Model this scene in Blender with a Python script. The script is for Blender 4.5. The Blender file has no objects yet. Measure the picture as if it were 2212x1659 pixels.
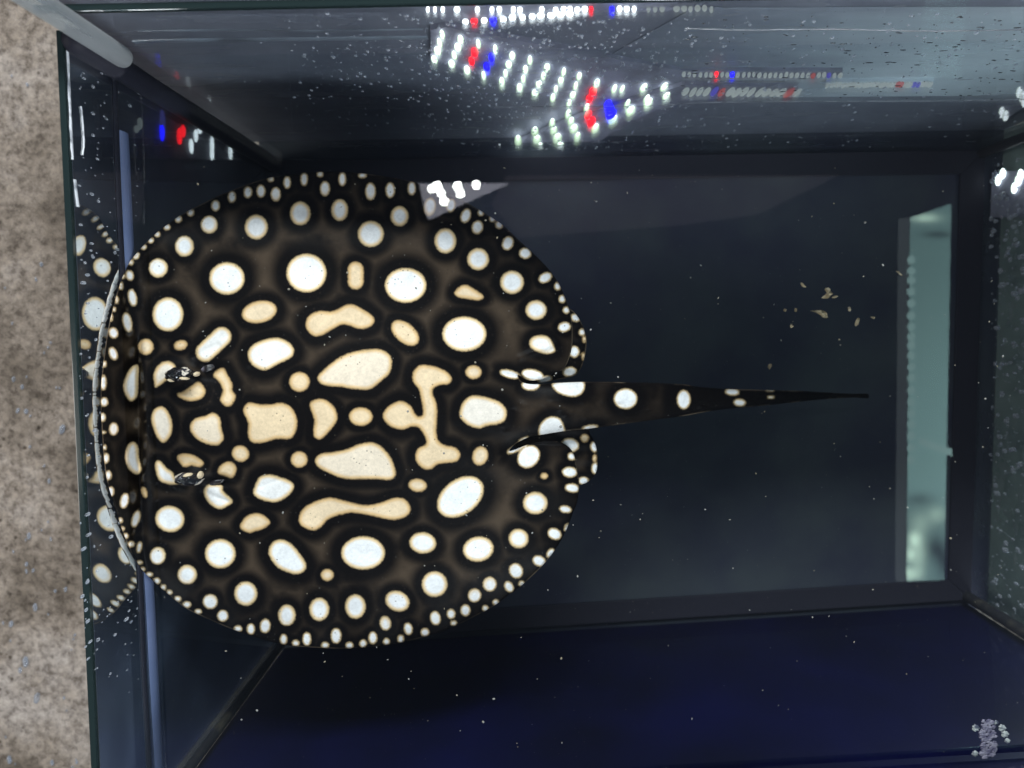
import bpy, bmesh, math, random
import numpy as np
from mathutils import Vector, Matrix
from mathutils.geometry import delaunay_2d_cdt

random.seed(7)
rng = np.random.default_rng(11)
S = bpy.context.scene
COL = S.collection

# ------------------------------------------------------------------ camera
# the tank is drawn on a 2212 x 1659 sheet; pt(u, v, z) is the spot of the tank
# whose height is z and which the camera sees at (u, v)
W2, H2, F = 2212.0, 1659.0, 1533.0
NU, NV = 1133.0, 690.0
HC = 0.60
n = np.array([(NU - W2/2)/F, -(NV - H2/2)/F, -1.0]); n /= np.linalg.norm(n)
Zr = -n
Xr = np.array([1.0, 0, 0]); Xr -= Xr.dot(Zr)*Zr; Xr /= np.linalg.norm(Xr)
Yr = np.cross(Zr, Xr)
R = np.array([Xr, Yr, Zr])            # camera -> world
cam = bpy.data.objects.new('camera', bpy.data.cameras.new('camera'))
COL.objects.link(cam)
M4 = Matrix([list(R[i]) + [0.0] for i in range(3)] + [[0, 0, 0, 1]])
M4.translation = (0, 0, HC)
cam.matrix_world = M4
cam.data.sensor_width = 36.0
cam.data.lens = 36.0*F/W2
cam.data.clip_start = 0.01
cam.data.clip_end = 50
cam.data.dof.use_dof = True
cam.data.dof.focus_distance = 0.385
cam.data.dof.aperture_fstop = 8.5
S.camera = cam

# ------------------------------------------------------------------ world, lamps, exposure
w = bpy.data.worlds.new('World'); S.world = w
w.use_nodes = True
w.node_tree.nodes['Background'].inputs['Color'].default_value = (0.55, 0.68, 0.9, 1)
w.node_tree.nodes['Background'].inputs['Strength'].default_value = 0.13

def area(name, loc, target, sx, sy, power, col):
    l = bpy.data.lights.new(name, 'AREA'); l.shape = 'RECTANGLE'
    l.size, l.size_y, l.energy, l.color = sx, sy, power, col
    o = bpy.data.objects.new(name, l); COL.objects.link(o)
    o.location = loc
    o.rotation_euler = (Vector(target) - Vector(loc)).to_track_quat('-Z', 'Y').to_euler()
    return o
area('tank_lamp', (0.0, 1.25, 1.25), (-0.05, 0.0, 0.2), 1.0, 0.35, 41, (0.95, 0.98, 1.0))
area('room_lamp', (-1.45, -0.25, 1.3), (-0.1, -0.05, 0.2), 0.4, 0.9, 9, (1.0, 0.95, 0.88))
area('front_fill', (0.75, -1.30, 1.15), (0.2, 0.13, 0.22), 0.8, 0.3, 24, (0.90, 0.95, 1.0))  # added fill from the front that brightens the back wall

S.render.engine = 'CYCLES'
S.cycles.use_denoising = True
S.cycles.max_bounces = 10
S.cycles.transparent_max_bounces = 24
S.cycles.sample_clamp_indirect = 6
S.view_settings.view_transform = 'Standard'
S.view_settings.look = 'None'
S.view_settings.exposure = 0.0
S.view_settings.gamma = 1.0

# ------------------------------------------------------------------ projection helpers
def ray_dir(u, v):
    u = np.asarray(u, float); v = np.asarray(v, float)
    d = np.stack([(u - W2/2)/F, -(v - H2/2)/F, -np.ones_like(u)], -1)
    return d @ R.T
def pt(u, v, z):
    d = ray_dir(u, v)
    t = (np.asarray(z, float) - HC)/d[..., 2]
    return np.stack([t*d[..., 0], t*d[..., 1], HC + t*d[..., 2]], -1)
def on_wall(u, v, p0, nrm):
    """where the sight line (u, v) meets the upright plane through p0 with normal nrm"""
    d = ray_dir(u, v); C = np.array([0, 0, HC])
    t = ((p0 - C) @ nrm)/(d @ nrm)
    return C + d*t[..., None] if d.ndim > 1 else C + d*t

# ------------------------------------------------------------------ material helpers
def new_mat(name):
    m = bpy.data.materials.new(name); m.use_nodes = True
    nt = m.node_tree
    for x in list(nt.nodes): nt.nodes.remove(x)
    out = nt.nodes.new('ShaderNodeOutputMaterial')
    return m, nt, out
def N(nt, typ, **kw):
    x = nt.nodes.new(typ)
    for k, v in kw.items():
        if k.startswith('_'): setattr(x, k[1:], v)
    return x
def setin(node, **kw):
    for k, v in kw.items():
        node.inputs[k.replace('_', ' ')].default_value = v
def ramp(nt, stops, interp='LINEAR'):
    r = nt.nodes.new('ShaderNodeValToRGB'); cr = r.color_ramp; cr.interpolation = interp
    while len(cr.elements) < len(stops): cr.elements.new(0.5)
    for e, (p, c) in zip(cr.elements, stops):
        e.position = p; e.color = (*c, 1) if len(c) == 3 else c
    return r
def principled(name, col, rough=0.5, spec=0.5, noise=None, bump=None, metallic=0.0):
    """noise = (scale, second colour, low, high); bump = (scale, strength)"""
    m, nt, out = new_mat(name); L = nt.links.new
    b = N(nt, 'ShaderNodeBsdfPrincipled')
    b.inputs['Base Color'].default_value = (*col, 1)
    b.inputs['Roughness'].default_value = rough
    b.inputs['Specular IOR Level'].default_value = spec
    b.inputs['Metallic'].default_value = metallic
    tc = N(nt, 'ShaderNodeTexCoord')
    if noise:
        nz = N(nt, 'ShaderNodeTexNoise'); nz.inputs['Scale'].default_value = noise[0]; nz.inputs['Detail'].default_value = 8
        L(tc.outputs['Object'], nz.inputs['Vector'])
        r = ramp(nt, [(noise[2], col), (noise[3], noise[1])]); L(nz.outputs['Fac'], r.inputs['Fac'])
        L(r.outputs['Color'], b.inputs['Base Color'])
    if bump:
        nz = N(nt, 'ShaderNodeTexNoise'); nz.inputs['Scale'].default_value = bump[0]; nz.inputs['Detail'].default_value = 5
        L(tc.outputs['Object'], nz.inputs['Vector'])
        bp = N(nt, 'ShaderNodeBump'); bp.inputs['Strength'].default_value = bump[1]; bp.inputs['Distance'].default_value = 0.002
        L(nz.outputs['Fac'], bp.inputs['Height']); L(bp.outputs['Normal'], b.inputs['Normal'])
    L(b.outputs[0], out.inputs[0])
    return m
def emitter(name, col, strength):
    m, nt, out = new_mat(name)
    e = N(nt, 'ShaderNodeEmission'); e.inputs['Color'].default_value = (*col, 1); e.inputs['Strength'].default_value = strength
    nt.links.new(e.outputs[0], out.inputs[0])
    return m
def clear_mat(name, tint, ior, gloss_gain=1.0, rough=0.0, bump=None, gloss_col=(1, 1, 1), floor=0.0):
    """clear sheet: passes light straight on and mirrors by Fresnel"""
    m, nt, out = new_mat(name); L = nt.links.new
    tr = N(nt, 'ShaderNodeBsdfTransparent'); tr.inputs['Color'].default_value = (*tint, 1)
    gl = N(nt, 'ShaderNodeBsdfGlossy'); gl.inputs['Roughness'].default_value = rough; gl.inputs['Color'].default_value = (*gloss_col, 1)
    fr = N(nt, 'ShaderNodeFresnel'); fr.inputs['IOR'].default_value = ior
    ma = N(nt, 'ShaderNodeMath', _operation='MULTIPLY_ADD', _use_clamp=True)
    ma.inputs[1].default_value = gloss_gain; ma.inputs[2].default_value = floor
    L(fr.outputs[0], ma.inputs[0])
    mx = N(nt, 'ShaderNodeMixShader'); L(ma.outputs[0], mx.inputs[0]); L(tr.outputs[0], mx.inputs[1]); L(gl.outputs[0], mx.inputs[2])
    if bump:
        tc = N(nt, 'ShaderNodeTexCoord'); mp = N(nt, 'ShaderNodeMapping'); mp.inputs['Scale'].default_value = bump[2]
        nz = N(nt, 'ShaderNodeTexNoise'); nz.inputs['Scale'].default_value = bump[0]; nz.inputs['Detail'].default_value = 3
        L(tc.outputs['Object'], mp.inputs[0]); L(mp.outputs[0], nz.inputs['Vector'])
        bp = N(nt, 'ShaderNodeBump'); bp.inputs['Strength'].default_value = bump[1]; bp.inputs['Distance'].default_value = 0.001
        L(nz.outputs['Fac'], bp.inputs['Height']); L(bp.outputs['Normal'], gl.inputs['Normal'])
    L(mx.outputs[0], out.inputs[0])
    return m

# ------------------------------------------------------------------ object helpers
def link(name, me, mat=None, parent=None, smooth=False):
    o = bpy.data.objects.new(name, me); COL.objects.link(o)
    if mat is not None and len(me.materials) == 0: me.materials.append(mat)
    if parent is not None: o.parent = parent
    if smooth:
        me.polygons.foreach_set('use_smooth', [True]*len(me.polygons))
    return o
def tag(o, label=None, cat=None, group=None, kind=None):
    if label: o['label'] = label
    if cat: o['category'] = cat
    if group: o['group'] = group
    if kind: o['kind'] = kind
    return o
def empty(name, loc, label, cat, group=None):
    o = bpy.data.objects.new(name, None); COL.objects.link(o); o.location = loc; o.empty_display_size = 0.02
    return tag(o, label, cat, group)
def keep(o, parent):
    """parent without moving (parents are only translated)"""
    o.parent = parent; o.matrix_parent_inverse = Matrix.Translation(-parent.location)
    return o
def mesh(name, vs, fs):
    me = bpy.data.meshes.new(name); me.from_pydata([tuple(map(float, v)) for v in vs], [], [tuple(map(int, f)) for f in fs]); me.update()
    return me
def hexa(bottom, top):
    """eight-cornered block from two rings of four"""
    vs = list(bottom) + list(top)
    return vs, [(3, 2, 1, 0), (4, 5, 6, 7), (0, 1, 5, 4), (1, 2, 6, 5), (2, 3, 7, 6), (3, 0, 4, 7)]
def bevel_block(name, bottom, top, mat, parent, width=0.0006):
    vs, fs = hexa(bottom, top)
    bm = bmesh.new(); bv = [bm.verts.new(tuple(map(float, v))) for v in vs]
    for f in fs: bm.faces.new([bv[i] for i in f])
    bmesh.ops.recalc_face_normals(bm, faces=bm.faces)
    if width: bmesh.ops.bevel(bm, geom=list(bm.edges), offset=width, segments=2, affect='EDGES', profile=0.6)
    me = bpy.data.meshes.new(name); bm.to_mesh(me); bm.free()
    return keep(link(name, me, mat), parent)
def tube(name, path, radius, mat, parent=None, seg=16, cap_round=True):
    """round rod along path (list of points)"""
    P = [np.array(p, float) for p in path]; vs = []; fs = []
    rings = []
    def ring(c, t, r):
        a = np.array([1.0, 0, 0]) if abs(t[0]) < 0.8 else np.array([0, 1.0, 0])
        x = np.cross(t, a); x /= np.linalg.norm(x); y = np.cross(t, x)
        return [c + r*(math.cos(2*math.pi*k/seg)*x + math.sin(2*math.pi*k/seg)*y) for k in range(seg)]
    T = [P[min(i+1, len(P)-1)] - P[max(i-1, 0)] for i in range(len(P))]; T = [t/np.linalg.norm(t) for t in T]
    rad = radius if hasattr(radius, '__len__') else [radius]*len(P)
    if cap_round:
        for k in range(4):
            a = math.pi/2*k/4; rings.append(ring(P[0] - T[0]*rad[0]*math.cos(a), T[0], max(rad[0]*math.sin(a), 1e-5)))
    for p, t, r in zip(P, T, rad): rings.append(ring(p, t, r))
    if cap_round:
        for k in range(3, -1, -1):
            a = math.pi/2*k/4; rings.append(ring(P[-1] + T[-1]*rad[-1]*math.cos(a), T[-1], max(rad[-1]*math.sin(a), 1e-5)))
    for rg in rings: vs += rg
    for i in range(len(rings)-1):
        for k in range(seg): fs.append((i*seg+k, i*seg+(k+1) % seg, (i+1)*seg+(k+1) % seg, (i+1)*seg+k))
    fs.append(tuple(range(seg-1, -1, -1))); fs.append(tuple(range((len(rings)-1)*seg, len(rings)*seg)))
    o = link(name, mesh(name, vs, fs), mat, None, True)
    return keep(o, parent) if parent is not None else o

# ------------------------------------------------------------------ tank geometry
ZW = 0.236                                # water level
ZR = 0.270                                # rim of left, right and front panes
ZB = 0.289                                # rim of the back pane
F0, F1, F2, F3 = [pt(u, v, 0.0) for u, v in ((590, 350), (2122, 326), (2092, 1292), (612, 1386))]
def outward(a, b, c):
    d = b - a; nn = np.array([d[1], -d[0], 0.0]); nn /= np.linalg.norm(nn)
    return nn if nn @ (c - a) < 0 else -nn
CEN = (F0 + F2)/2
n_back, n_right, n_front, n_left = outward(F0, F1, CEN), outward(F1, F2, CEN), outward(F2, F3, CEN), outward(F3, F0, CEN)
def up(p, z): return np.array([p[0], p[1], z])

M_floor = principled('black_tank_floor', (0.026, 0.030, 0.052), 0.55, 0.25, noise=(11, (0.046, 0.056, 0.068), 0.38, 0.66))
M_back = principled('dark_back_film', (0.17, 0.18, 0.225), 0.6, 0.3, noise=(22, (0.24, 0.25, 0.30), 0.35, 0.7))
M_left = principled('grey_side_film', (0.20, 0.23, 0.30), 0.6, 0.3, noise=(22, (0.28, 0.31, 0.40), 0.35, 0.7))
M_right = principled('green_grey_side_film', (0.17, 0.22, 0.21), 0.6, 0.3, noise=(22, (0.24, 0.30, 0.28), 0.35, 0.7))
M_navy = principled('navy_film', (0.0035, 0.004, 0.043), 0.5, 0.2, noise=(9, (0.0015, 0.002, 0.012), 0.35, 0.7))
M_seal = principled('black_silicone', (0.016, 0.0165, 0.026), 0.6, 0.2, bump=(90, 0.25))
M_seal_grey = principled('smoked_silicone', (0.022, 0.023, 0.026), 0.35, 0.5, noise=(60, (0.07, 0.065, 0.05), 0.55, 0.75), bump=(120, 0.3))
M_blue_strip = principled('pale_blue_strip', (0.13, 0.17, 0.30), 0.35, 0.4, noise=(30, (0.17, 0.21, 0.36), 0.4, 0.7))
M_glass = clear_mat('clear_glass', (0.90, 0.94, 0.95), 1.5, 0.55)
M_mirror = clear_mat('dark_mirroring_glass', (0.62, 0.68, 0.70), 1.5, 2.0, gloss_col=(0.92, 0.94, 0.93), floor=0.50, bump=(55, 0.02, (1, 1, 0.25)))
M_edge = principled('dark_green_glass_edge', (0.012, 0.022, 0.022), 0.12, 0.7)

def wet_glass(name, base, amount, rough, scale):
    m = base.copy(); m.name = name; nt = m.node_tree; L = nt.links.new
    mx = [x for x in nt.nodes if x.type == 'MIX_SHADER'][0]; tr = [x for x in nt.nodes if x.type == 'BSDF_TRANSPARENT'][0]
    rf = nt.nodes.new('ShaderNodeBsdfRefraction'); rf.inputs['IOR'].default_value = 1.035; rf.inputs['Roughness'].default_value = rough
    rf.inputs['Color'].default_value = tr.inputs['Color'].default_value
    tc = nt.nodes.new('ShaderNodeTexCoord'); nz = nt.nodes.new('ShaderNodeTexNoise'); nz.inputs['Scale'].default_value = 240; nz.inputs['Detail'].default_value = 4
    mp = nt.nodes.new('ShaderNodeMapping'); mp.inputs['Scale'].default_value = scale
    L(tc.outputs['Object'], mp.inputs[0]); L(mp.outputs[0], nz.inputs['Vector'])
    bp = nt.nodes.new('ShaderNodeBump'); bp.inputs['Strength'].default_value = 0.3; bp.inputs['Distance'].default_value = 0.001
    L(nz.outputs['Fac'], bp.inputs['Height']); L(bp.outputs['Normal'], rf.inputs['Normal'])
    n2 = nt.nodes.new('ShaderNodeTexNoise'); n2.inputs['Scale'].default_value = 30; n2.inputs['Detail'].default_value = 6; L(mp.outputs[0], n2.inputs['Vector'])
    mr = nt.nodes.new('ShaderNodeMapRange'); mr.inputs['From Min'].default_value = 0.35; mr.inputs['From Max'].default_value = 0.65
    mr.inputs['To Min'].default_value = amount*0.55; mr.inputs['To Max'].default_value = min(amount*1.35, 1); L(n2.outputs['Fac'], mr.inputs['Value'])
    m2 = nt.nodes.new('ShaderNodeMixShader'); L(mr.outputs[0], m2.inputs[0]); L(tr.outputs[0], m2.inputs[1]); L(rf.outputs[0], m2.inputs[2])
    L(m2.outputs[0], mx.inputs[1]); return m
M_wet = wet_glass('wet_streaked_glass', M_glass, 0.24, 0.55, (0.5, 1, 1.6))
M_mirror = wet_glass('wet_mirroring_glass', M_mirror, 0.55, 0.55, (1, 0.6, 1.4))
def pale_veil(m, col, amount):
    nt = m.node_tree; L = nt.links.new; out = [x for x in nt.nodes if x.type == 'OUTPUT_MATERIAL'][0]; src = out.inputs[0].links[0].from_socket
    d = nt.nodes.new('ShaderNodeBsdfDiffuse'); d.inputs['Color'].default_value = (*col, 1)
    x = nt.nodes.new('ShaderNodeMixShader'); L(src, x.inputs[1]); L(d.outputs[0], x.inputs[2])
    tc = nt.nodes.new('ShaderNodeTexCoord'); nz = nt.nodes.new('ShaderNodeTexNoise'); nz.inputs['Scale'].default_value = 18; nz.inputs['Detail'].default_value = 7
    mr = nt.nodes.new('ShaderNodeMapRange'); mr.inputs['From Min'].default_value = .3; mr.inputs['From Max'].default_value = .7
    mr.inputs['To Min'].default_value = amount*.6; mr.inputs['To Max'].default_value = amount*1.4
    L(tc.outputs['Object'], nz.inputs['Vector']); L(nz.outputs['Fac'], mr.inputs['Value']); sy = nt.nodes.new('ShaderNodeSeparateXYZ'); L(tc.outputs['Object'], sy.inputs[0])
    my = nt.nodes.new('ShaderNodeMapRange'); my.interpolation_type = 'SMOOTHSTEP'; my.inputs['From Min'].default_value = -.14; my.inputs['From Max'].default_value = -.22
    my.inputs['To Min'].default_value = .12; L(sy.outputs['Y'], my.inputs['Value'])
    mu = nt.nodes.new('ShaderNodeMath'); mu.operation = 'MULTIPLY'; L(mr.outputs[0], mu.inputs[0]); L(my.outputs[0], mu.inputs[1])
    L(mu.outputs[0], x.inputs[0]); L(x.outputs[0], out.inputs[0])
pale_veil(M_mirror, (0.40, 0.55, 0.82), 0.075)  # brightness put into a bluish veil, stronger toward the front end
aq = empty('aquarium', (0, 0, 0), 'rectangular glass fish tank with dark floor and black seams, filled with water', 'aquarium')
# floor with a broad black border of silicone
OUTQ = [F0 + n_back*.024 + n_left*.011, F1 + n_back*.024 + n_right*.024, F2 + n_right*.024 + n_front*.009, F3 + n_front*.009 + n_left*.011]
bevel_block('floor_panel', [up(p, -0.012) for p in OUTQ], [up(p, 0.0) for p in OUTQ], M_floor, aq, 0)
def inset(q, d):
    q = [np.array(p) for p in q]; c = sum(q)/4; outp = []
    for i in range(4):
        a, b, e = q[i-1], q[i], q[(i+1) % 4]
        t1 = (a-b)/np.linalg.norm(a-b); t2 = (e-b)/np.linalg.norm(e-b)
        outp.append(b + (t1 + t2)*d/abs(t1[0]*t2[1]-t1[1]*t2[0]))
    return outp
IN = inset([F0, F1, F2, F3], 0.0185)
Q = [F0, F1, F2, F3]
for i in range(4):
    j = (i+1) % 4
    bevel_block('floor_seal', [up(Q[i], 0.0003), up(Q[j], 0.0003), up(IN[j], 0.0003), up(IN[i], 0.0003)],
                [up(Q[i], 0.004), up(Q[j], 0.004), up(IN[j], 0.0022), up(IN[i], 0.0022)], M_seal, aq, 0.0007)
# panes
def pane(a, b, nn, z0, z1, t, mat):
    o = bevel_block('glass_pane', [up(a, z0), up(b, z0), up(b + nn*t, z0), up(a + nn*t, z0)],
                    [up(a, z1), up(b, z1), up(b + nn*t, z1), up(a + nn*t, z1)], mat, aq, 0)
    return o
def sheet_pane(a, b, z0, z1, mat):
    me = mesh('glass_pane', [up(a, z0), up(b, z0), up(b, z1), up(a, z1)], [(0, 1, 2, 3)])
    return keep(link('glass_pane', me, mat), aq)
for a, b, nn, zt, mt in ((F0, F1, n_back, ZB, M_wet), (F1, F2, n_right, ZR, M_wet), (F2, F3, n_front, ZR, M_glass), (F3, F0, n_left, ZR, M_mirror)):
    sheet_pane(a, b, 0.0045, zt - 0.003, mt)
    # polished top edge of that pane
    bevel_block('rim_edge', [up(a, zt-0.003), up(b, zt-0.003), up(b + nn*0.003, zt-0.003), up(a + nn*0.003, zt-0.003)],
                [up(a, zt), up(b, zt), up(b + nn*0.003, zt), up(a + nn*0.003, zt)], M_edge, aq, 0.0005)
# dark films behind the panes
def backing(a, b, nn, gap, z0, z1, mat, ext=0.0):
    d = (b - a)/np.linalg.norm(b - a); a2 = a - d*ext + nn*gap; b2 = b + d*ext + nn*gap
    return bevel_block('backing_panel', [up(a2, z0), up(b2, z0), up(b2 + nn*0.002, z0), up(a2 + nn*0.002, z0)],
                       [up(a2, z1), up(b2, z1), up(b2 + nn*0.002, z1), up(a2 + nn*0.002, z1)], mat, aq, 0)
backing(F0, F1, n_back, 0.0165, 0.0005, ZB - 0.0032, M_back, 0.016)
backing(F3, F0, n_left, 0.009, 0.0005, ZR - 0.013, M_left)
backing(F1, F2, n_right, 0.0165, 0.0005, ZR - 0.004, M_right, 0.016)
backing(F2, F3, n_front, 0.006, 0.0005, ZR - 0.004, M_navy)
m, nt, out = new_mat('painted_pale_reflection'); L = nt.links.new  # brighter reflection put into the colour, paler toward the right
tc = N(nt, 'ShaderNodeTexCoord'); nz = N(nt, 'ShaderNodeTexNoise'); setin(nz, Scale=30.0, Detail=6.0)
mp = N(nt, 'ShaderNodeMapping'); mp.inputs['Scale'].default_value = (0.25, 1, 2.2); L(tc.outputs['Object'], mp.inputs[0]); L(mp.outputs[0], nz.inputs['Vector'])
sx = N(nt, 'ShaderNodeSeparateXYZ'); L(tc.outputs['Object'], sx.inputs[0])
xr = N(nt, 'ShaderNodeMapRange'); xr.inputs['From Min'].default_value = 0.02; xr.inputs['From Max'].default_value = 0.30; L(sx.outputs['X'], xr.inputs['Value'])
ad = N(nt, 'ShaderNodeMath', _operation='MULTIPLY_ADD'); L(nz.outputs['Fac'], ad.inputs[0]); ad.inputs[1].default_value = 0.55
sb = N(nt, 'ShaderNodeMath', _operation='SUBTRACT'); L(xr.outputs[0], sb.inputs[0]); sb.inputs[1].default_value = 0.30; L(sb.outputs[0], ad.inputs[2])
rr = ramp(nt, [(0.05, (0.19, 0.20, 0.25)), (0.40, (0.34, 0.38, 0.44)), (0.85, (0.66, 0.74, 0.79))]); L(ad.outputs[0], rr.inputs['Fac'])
bs = N(nt, 'ShaderNodeBsdfPrincipled'); setin(bs, Roughness=0.6); L(rr.outputs['Color'], bs.inputs['Base Color']); L(bs.outputs[0], out.inputs[0]); M_pale_refl = m
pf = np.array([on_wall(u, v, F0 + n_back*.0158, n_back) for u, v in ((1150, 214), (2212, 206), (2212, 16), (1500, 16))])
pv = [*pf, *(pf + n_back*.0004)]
keep(link('pale_reflection', mesh('pale_reflection', pv, [(0, 1, 2, 3), (7, 6, 5, 4), (0, 4, 5, 1), (1, 5, 6, 2), (2, 6, 7, 3), (3, 7, 4, 0)]), M_pale_refl), aq)['label'] = 'paler reflection painted behind the upper right of the back pane'
tb = [F0 + n_back*.0065 + n_left*.012, F1 + n_back*.0065 + n_right*.03, F1 + n_back*.07 + n_right*.03, F0 + n_back*.07 + n_left*.012]
bevel_block('top_bar', [up(p, ZB - .003) for p in tb], [up(p, ZB + .004) for p in tb], M_seal, aq, 0.001)
# upright seams in the corners
for p, (na, nb), zt, r, mt in ((F0, (n_back, n_left), ZR-0.004, 0.0062, M_seal), (F1, (n_back, n_right), ZR-0.004, 0.0042, M_seal_grey),
                         (F2, (n_front, n_right), ZR-0.004, 0.0048, M_seal_grey), (F3, (n_front, n_left), ZR-0.004, 0.0034, M_seal_grey)):
    c = p - na*r*0.6 - nb*r*0.6
    tube('corner_seal', [up(c, 0.004), up(c, 0.09), up(c, 0.18), up(c, zt)], [r*0.95, r*1.02, r*0.96, r*1.0], mt, aq, 14)
# blue strip and black strip along the left pane
def wall_strip(name, line, half, mat, thick, p0=None, nrm=None):
    """flat bead stuck on the left pane"""
    p0 = F0 if p0 is None else p0; nrm = n_left if nrm is None else nrm
    ln = catmull_open(line); c = np.array([on_wall(u, v, p0, nrm) for u, v in ln]) - nrm*0.0002
    prof = [(-1, 0), (-.8, .6), (0, 1), (.8, .6), (1, 0)]
    vs = []; fs = []; k = len(prof)
    for q in c: vs += [q + np.array([0, 0, a*half*(0.7 + 0.6*random.random() if half < .001 else 1)]) - nrm*b*thick for a, b in prof]
    for i_ in range(len(c)-1): fs += [(i_*k+a, i_*k+a+1, (i_+1)*k+a+1, (i_+1)*k+a) for a in range(k-1)]
    return keep(link(name, mesh(name, vs, fs), mat, None, True), aq)
def catmull_open(p):
    p = np.array(p, float); o = []
    for i_ in range(len(p)-1):
        a, b, c, d = p[max(i_-1, 0)], p[i_], p[i_+1], p[min(i_+2, len(p)-1)]
        for t in np.linspace(0, 1, 6)[:-1]: o.append(0.5*((2*b)+(-a+c)*t+(2*a-5*b+4*c-d)*t*t+(-a+3*b-3*c+d)*t**3))
    return np.array(o + [p[-1]])
wall_strip('blue_strip', [(265, 285), (268, 330), (279, 560), (300, 950), (320, 1240), (331, 1450), (342, 1640), (350, 1800)], 0.0046, M_blue_strip, 0.0012)
wall_strip('black_strip', [(247, 150), (252, 330), (262, 560), (283, 950), (301, 1240), (310, 1450), (321, 1640), (328, 1800)], 0.0022, M_seal, 0.0009)

M_scum = principled('pale_scum', (0.22, 0.23, 0.26), 0.4, 0.5, noise=(160, (0.05, 0.055, 0.07), 0.45, 0.6))
M_band = principled('blue_grey_water_line', (0.10, 0.125, 0.155), 0.3, 0.5, noise=(40, (0.05, 0.06, 0.075), 0.4, 0.65))
M_rim_highlight = principled('painted_rim_highlight', (0.75, 0.78, 0.82), 0.25, 0.6, noise=(150, (0.25, 0.27, 0.3), 0.5, 0.65))  # rim highlight put into the colour of pale ribbons
wall_strip('scum_line', [(1068, 231), (1180, 229.5), (1290, 229), (1400, 228), (1500, 222), (1650, 219), (1850, 218), (2050, 217), (2215, 214)], 0.00028, M_scum, 0.0002, F0, n_back)
wall_strip('scum_line', [(1480, 167), (1600, 169), (1740, 169)], 0.0006, M_scum, 0.0002, F0, n_back)
wall_strip('water_line', [(290, 90), (420, 86), (600, 84), (760, 82), (925, 80)], 0.0022, M_band, 0.0003, F0, n_back)
wall_strip('water_line', [(300, 66), (500, 64), (700, 66), (915, 62)], 0.0009, M_band, 0.0003, F0, n_back)
wall_strip('water_line', [(1480, 60), (1600, 64), (1800, 62), (2000, 66), (2210, 63)], 0.0008, M_band, 0.0003, F0, n_back)
wall_strip('rim_highlight', [(143, 52), (146, 130), (150, 230), (153, 300), (156, 345)], 0.0009, M_rim_highlight, 0.0004)
wall_strip('rim_highlight', [(161, 388), (164, 420), (168, 447)], 0.0011, M_rim_highlight, 0.0004)
wall_strip('rim_highlight', [(174, 230), (178, 270), (180, 310), (177, 335)], 0.0006, M_rim_highlight, 0.0004)
# ------------------------------------------------------------------ stone floor outside
m, nt, out = new_mat('mottled_stone'); L = nt.links.new
tc = N(nt, 'ShaderNodeTexCoord')
n1 = N(nt, 'ShaderNodeTexNoise'); setin(n1, Scale=7.0, Detail=9.0, Roughness=0.68); L(tc.outputs['Object'], n1.inputs['Vector'])
n2 = N(nt, 'ShaderNodeTexNoise'); setin(n2, Scale=130.0, Detail=8.0, Roughness=0.8); L(tc.outputs['Object'], n2.inputs['Vector'])
n3 = N(nt, 'ShaderNodeTexVoronoi'); setin(n3, Scale=85.0, Randomness=1.0); L(tc.outputs['Object'], n3.inputs['Vector'])
r1 = ramp(nt, [(0.28, (0.060, 0.049, 0.037)), (0.43, (0.165, 0.138, 0.113)), (0.53, (0.275, 0.237, 0.203)), (0.66, (0.38, 0.345, 0.32))]); L(n1.outputs['Fac'], r1.inputs['Fac'])
r2 = ramp(nt, [(0.38, (0.34, 0.31, 0.28)), (0.50, (0.84, 0.82, 0.79)), (0.62, (1.22, 1.19, 1.13))]); L(n2.outputs['Fac'], r2.inputs['Fac'])
mm = N(nt, 'ShaderNodeMix', _data_type='RGBA', _blend_type='MULTIPLY'); mm.inputs['Factor'].default_value = 1.0
L(r1.outputs['Color'], mm.inputs['A']); L(r2.outputs['Color'], mm.inputs['B'])
bs = N(nt, 'ShaderNodeBsdfPrincipled'); setin(bs, Roughness=0.55); bs.inputs['Specular IOR Level'].default_value = 0.3
r3 = ramp(nt, [(0.10, (0.25, 0.22, 0.19)), (0.20, (1, 1, 1))]); L(n3.outputs['Distance'], r3.inputs['Fac'])
n4 = N(nt, 'ShaderNodeTexNoise'); setin(n4, Scale=26.0, Detail=3.0); L(tc.outputs['Object'], n4.inputs['Vector'])
g4 = ramp(nt, [(0.50, (0, 0, 0)), (0.60, (1, 1, 1))]); L(n4.outputs['Fac'], g4.inputs['Fac'])
m3 = N(nt, 'ShaderNodeMix', _data_type='RGBA', _blend_type='MULTIPLY'); L(g4.outputs['Color'], m3.inputs['Factor']); L(mm.outputs['Result'], m3.inputs['A']); L(r3.outputs['Color'], m3.inputs['B'])
L(m3.outputs['Result'], bs.inputs['Base Color'])
bp = N(nt, 'ShaderNodeBump'); setin(bp, Strength=0.7, Distance=0.002); L(n2.outputs['Fac'], bp.inputs['Height']); L(bp.outputs['Normal'], bs.inputs['Normal'])
L(bs.outputs[0], out.inputs[0]); M_stone = m
gx = np.linspace(-1.5, 1.5, 61); gy = np.linspace(-1.5, 1.5, 61)
vs = [(x, y, -0.014 + 0.0008*math.sin(37*x+11*y)*math.sin(29*y-7*x)) for y in gy for x in gx]
fs = [(j*61+i, j*61+i+1, (j+1)*61+i+1, (j+1)*61+i) for j in range(60) for i in range(60)]
tag(link('stone_floor', mesh('stone_floor', vs, fs), M_stone, None, True), 'mottled brown stone ground beyond the left pane', None, None, 'structure')

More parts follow.
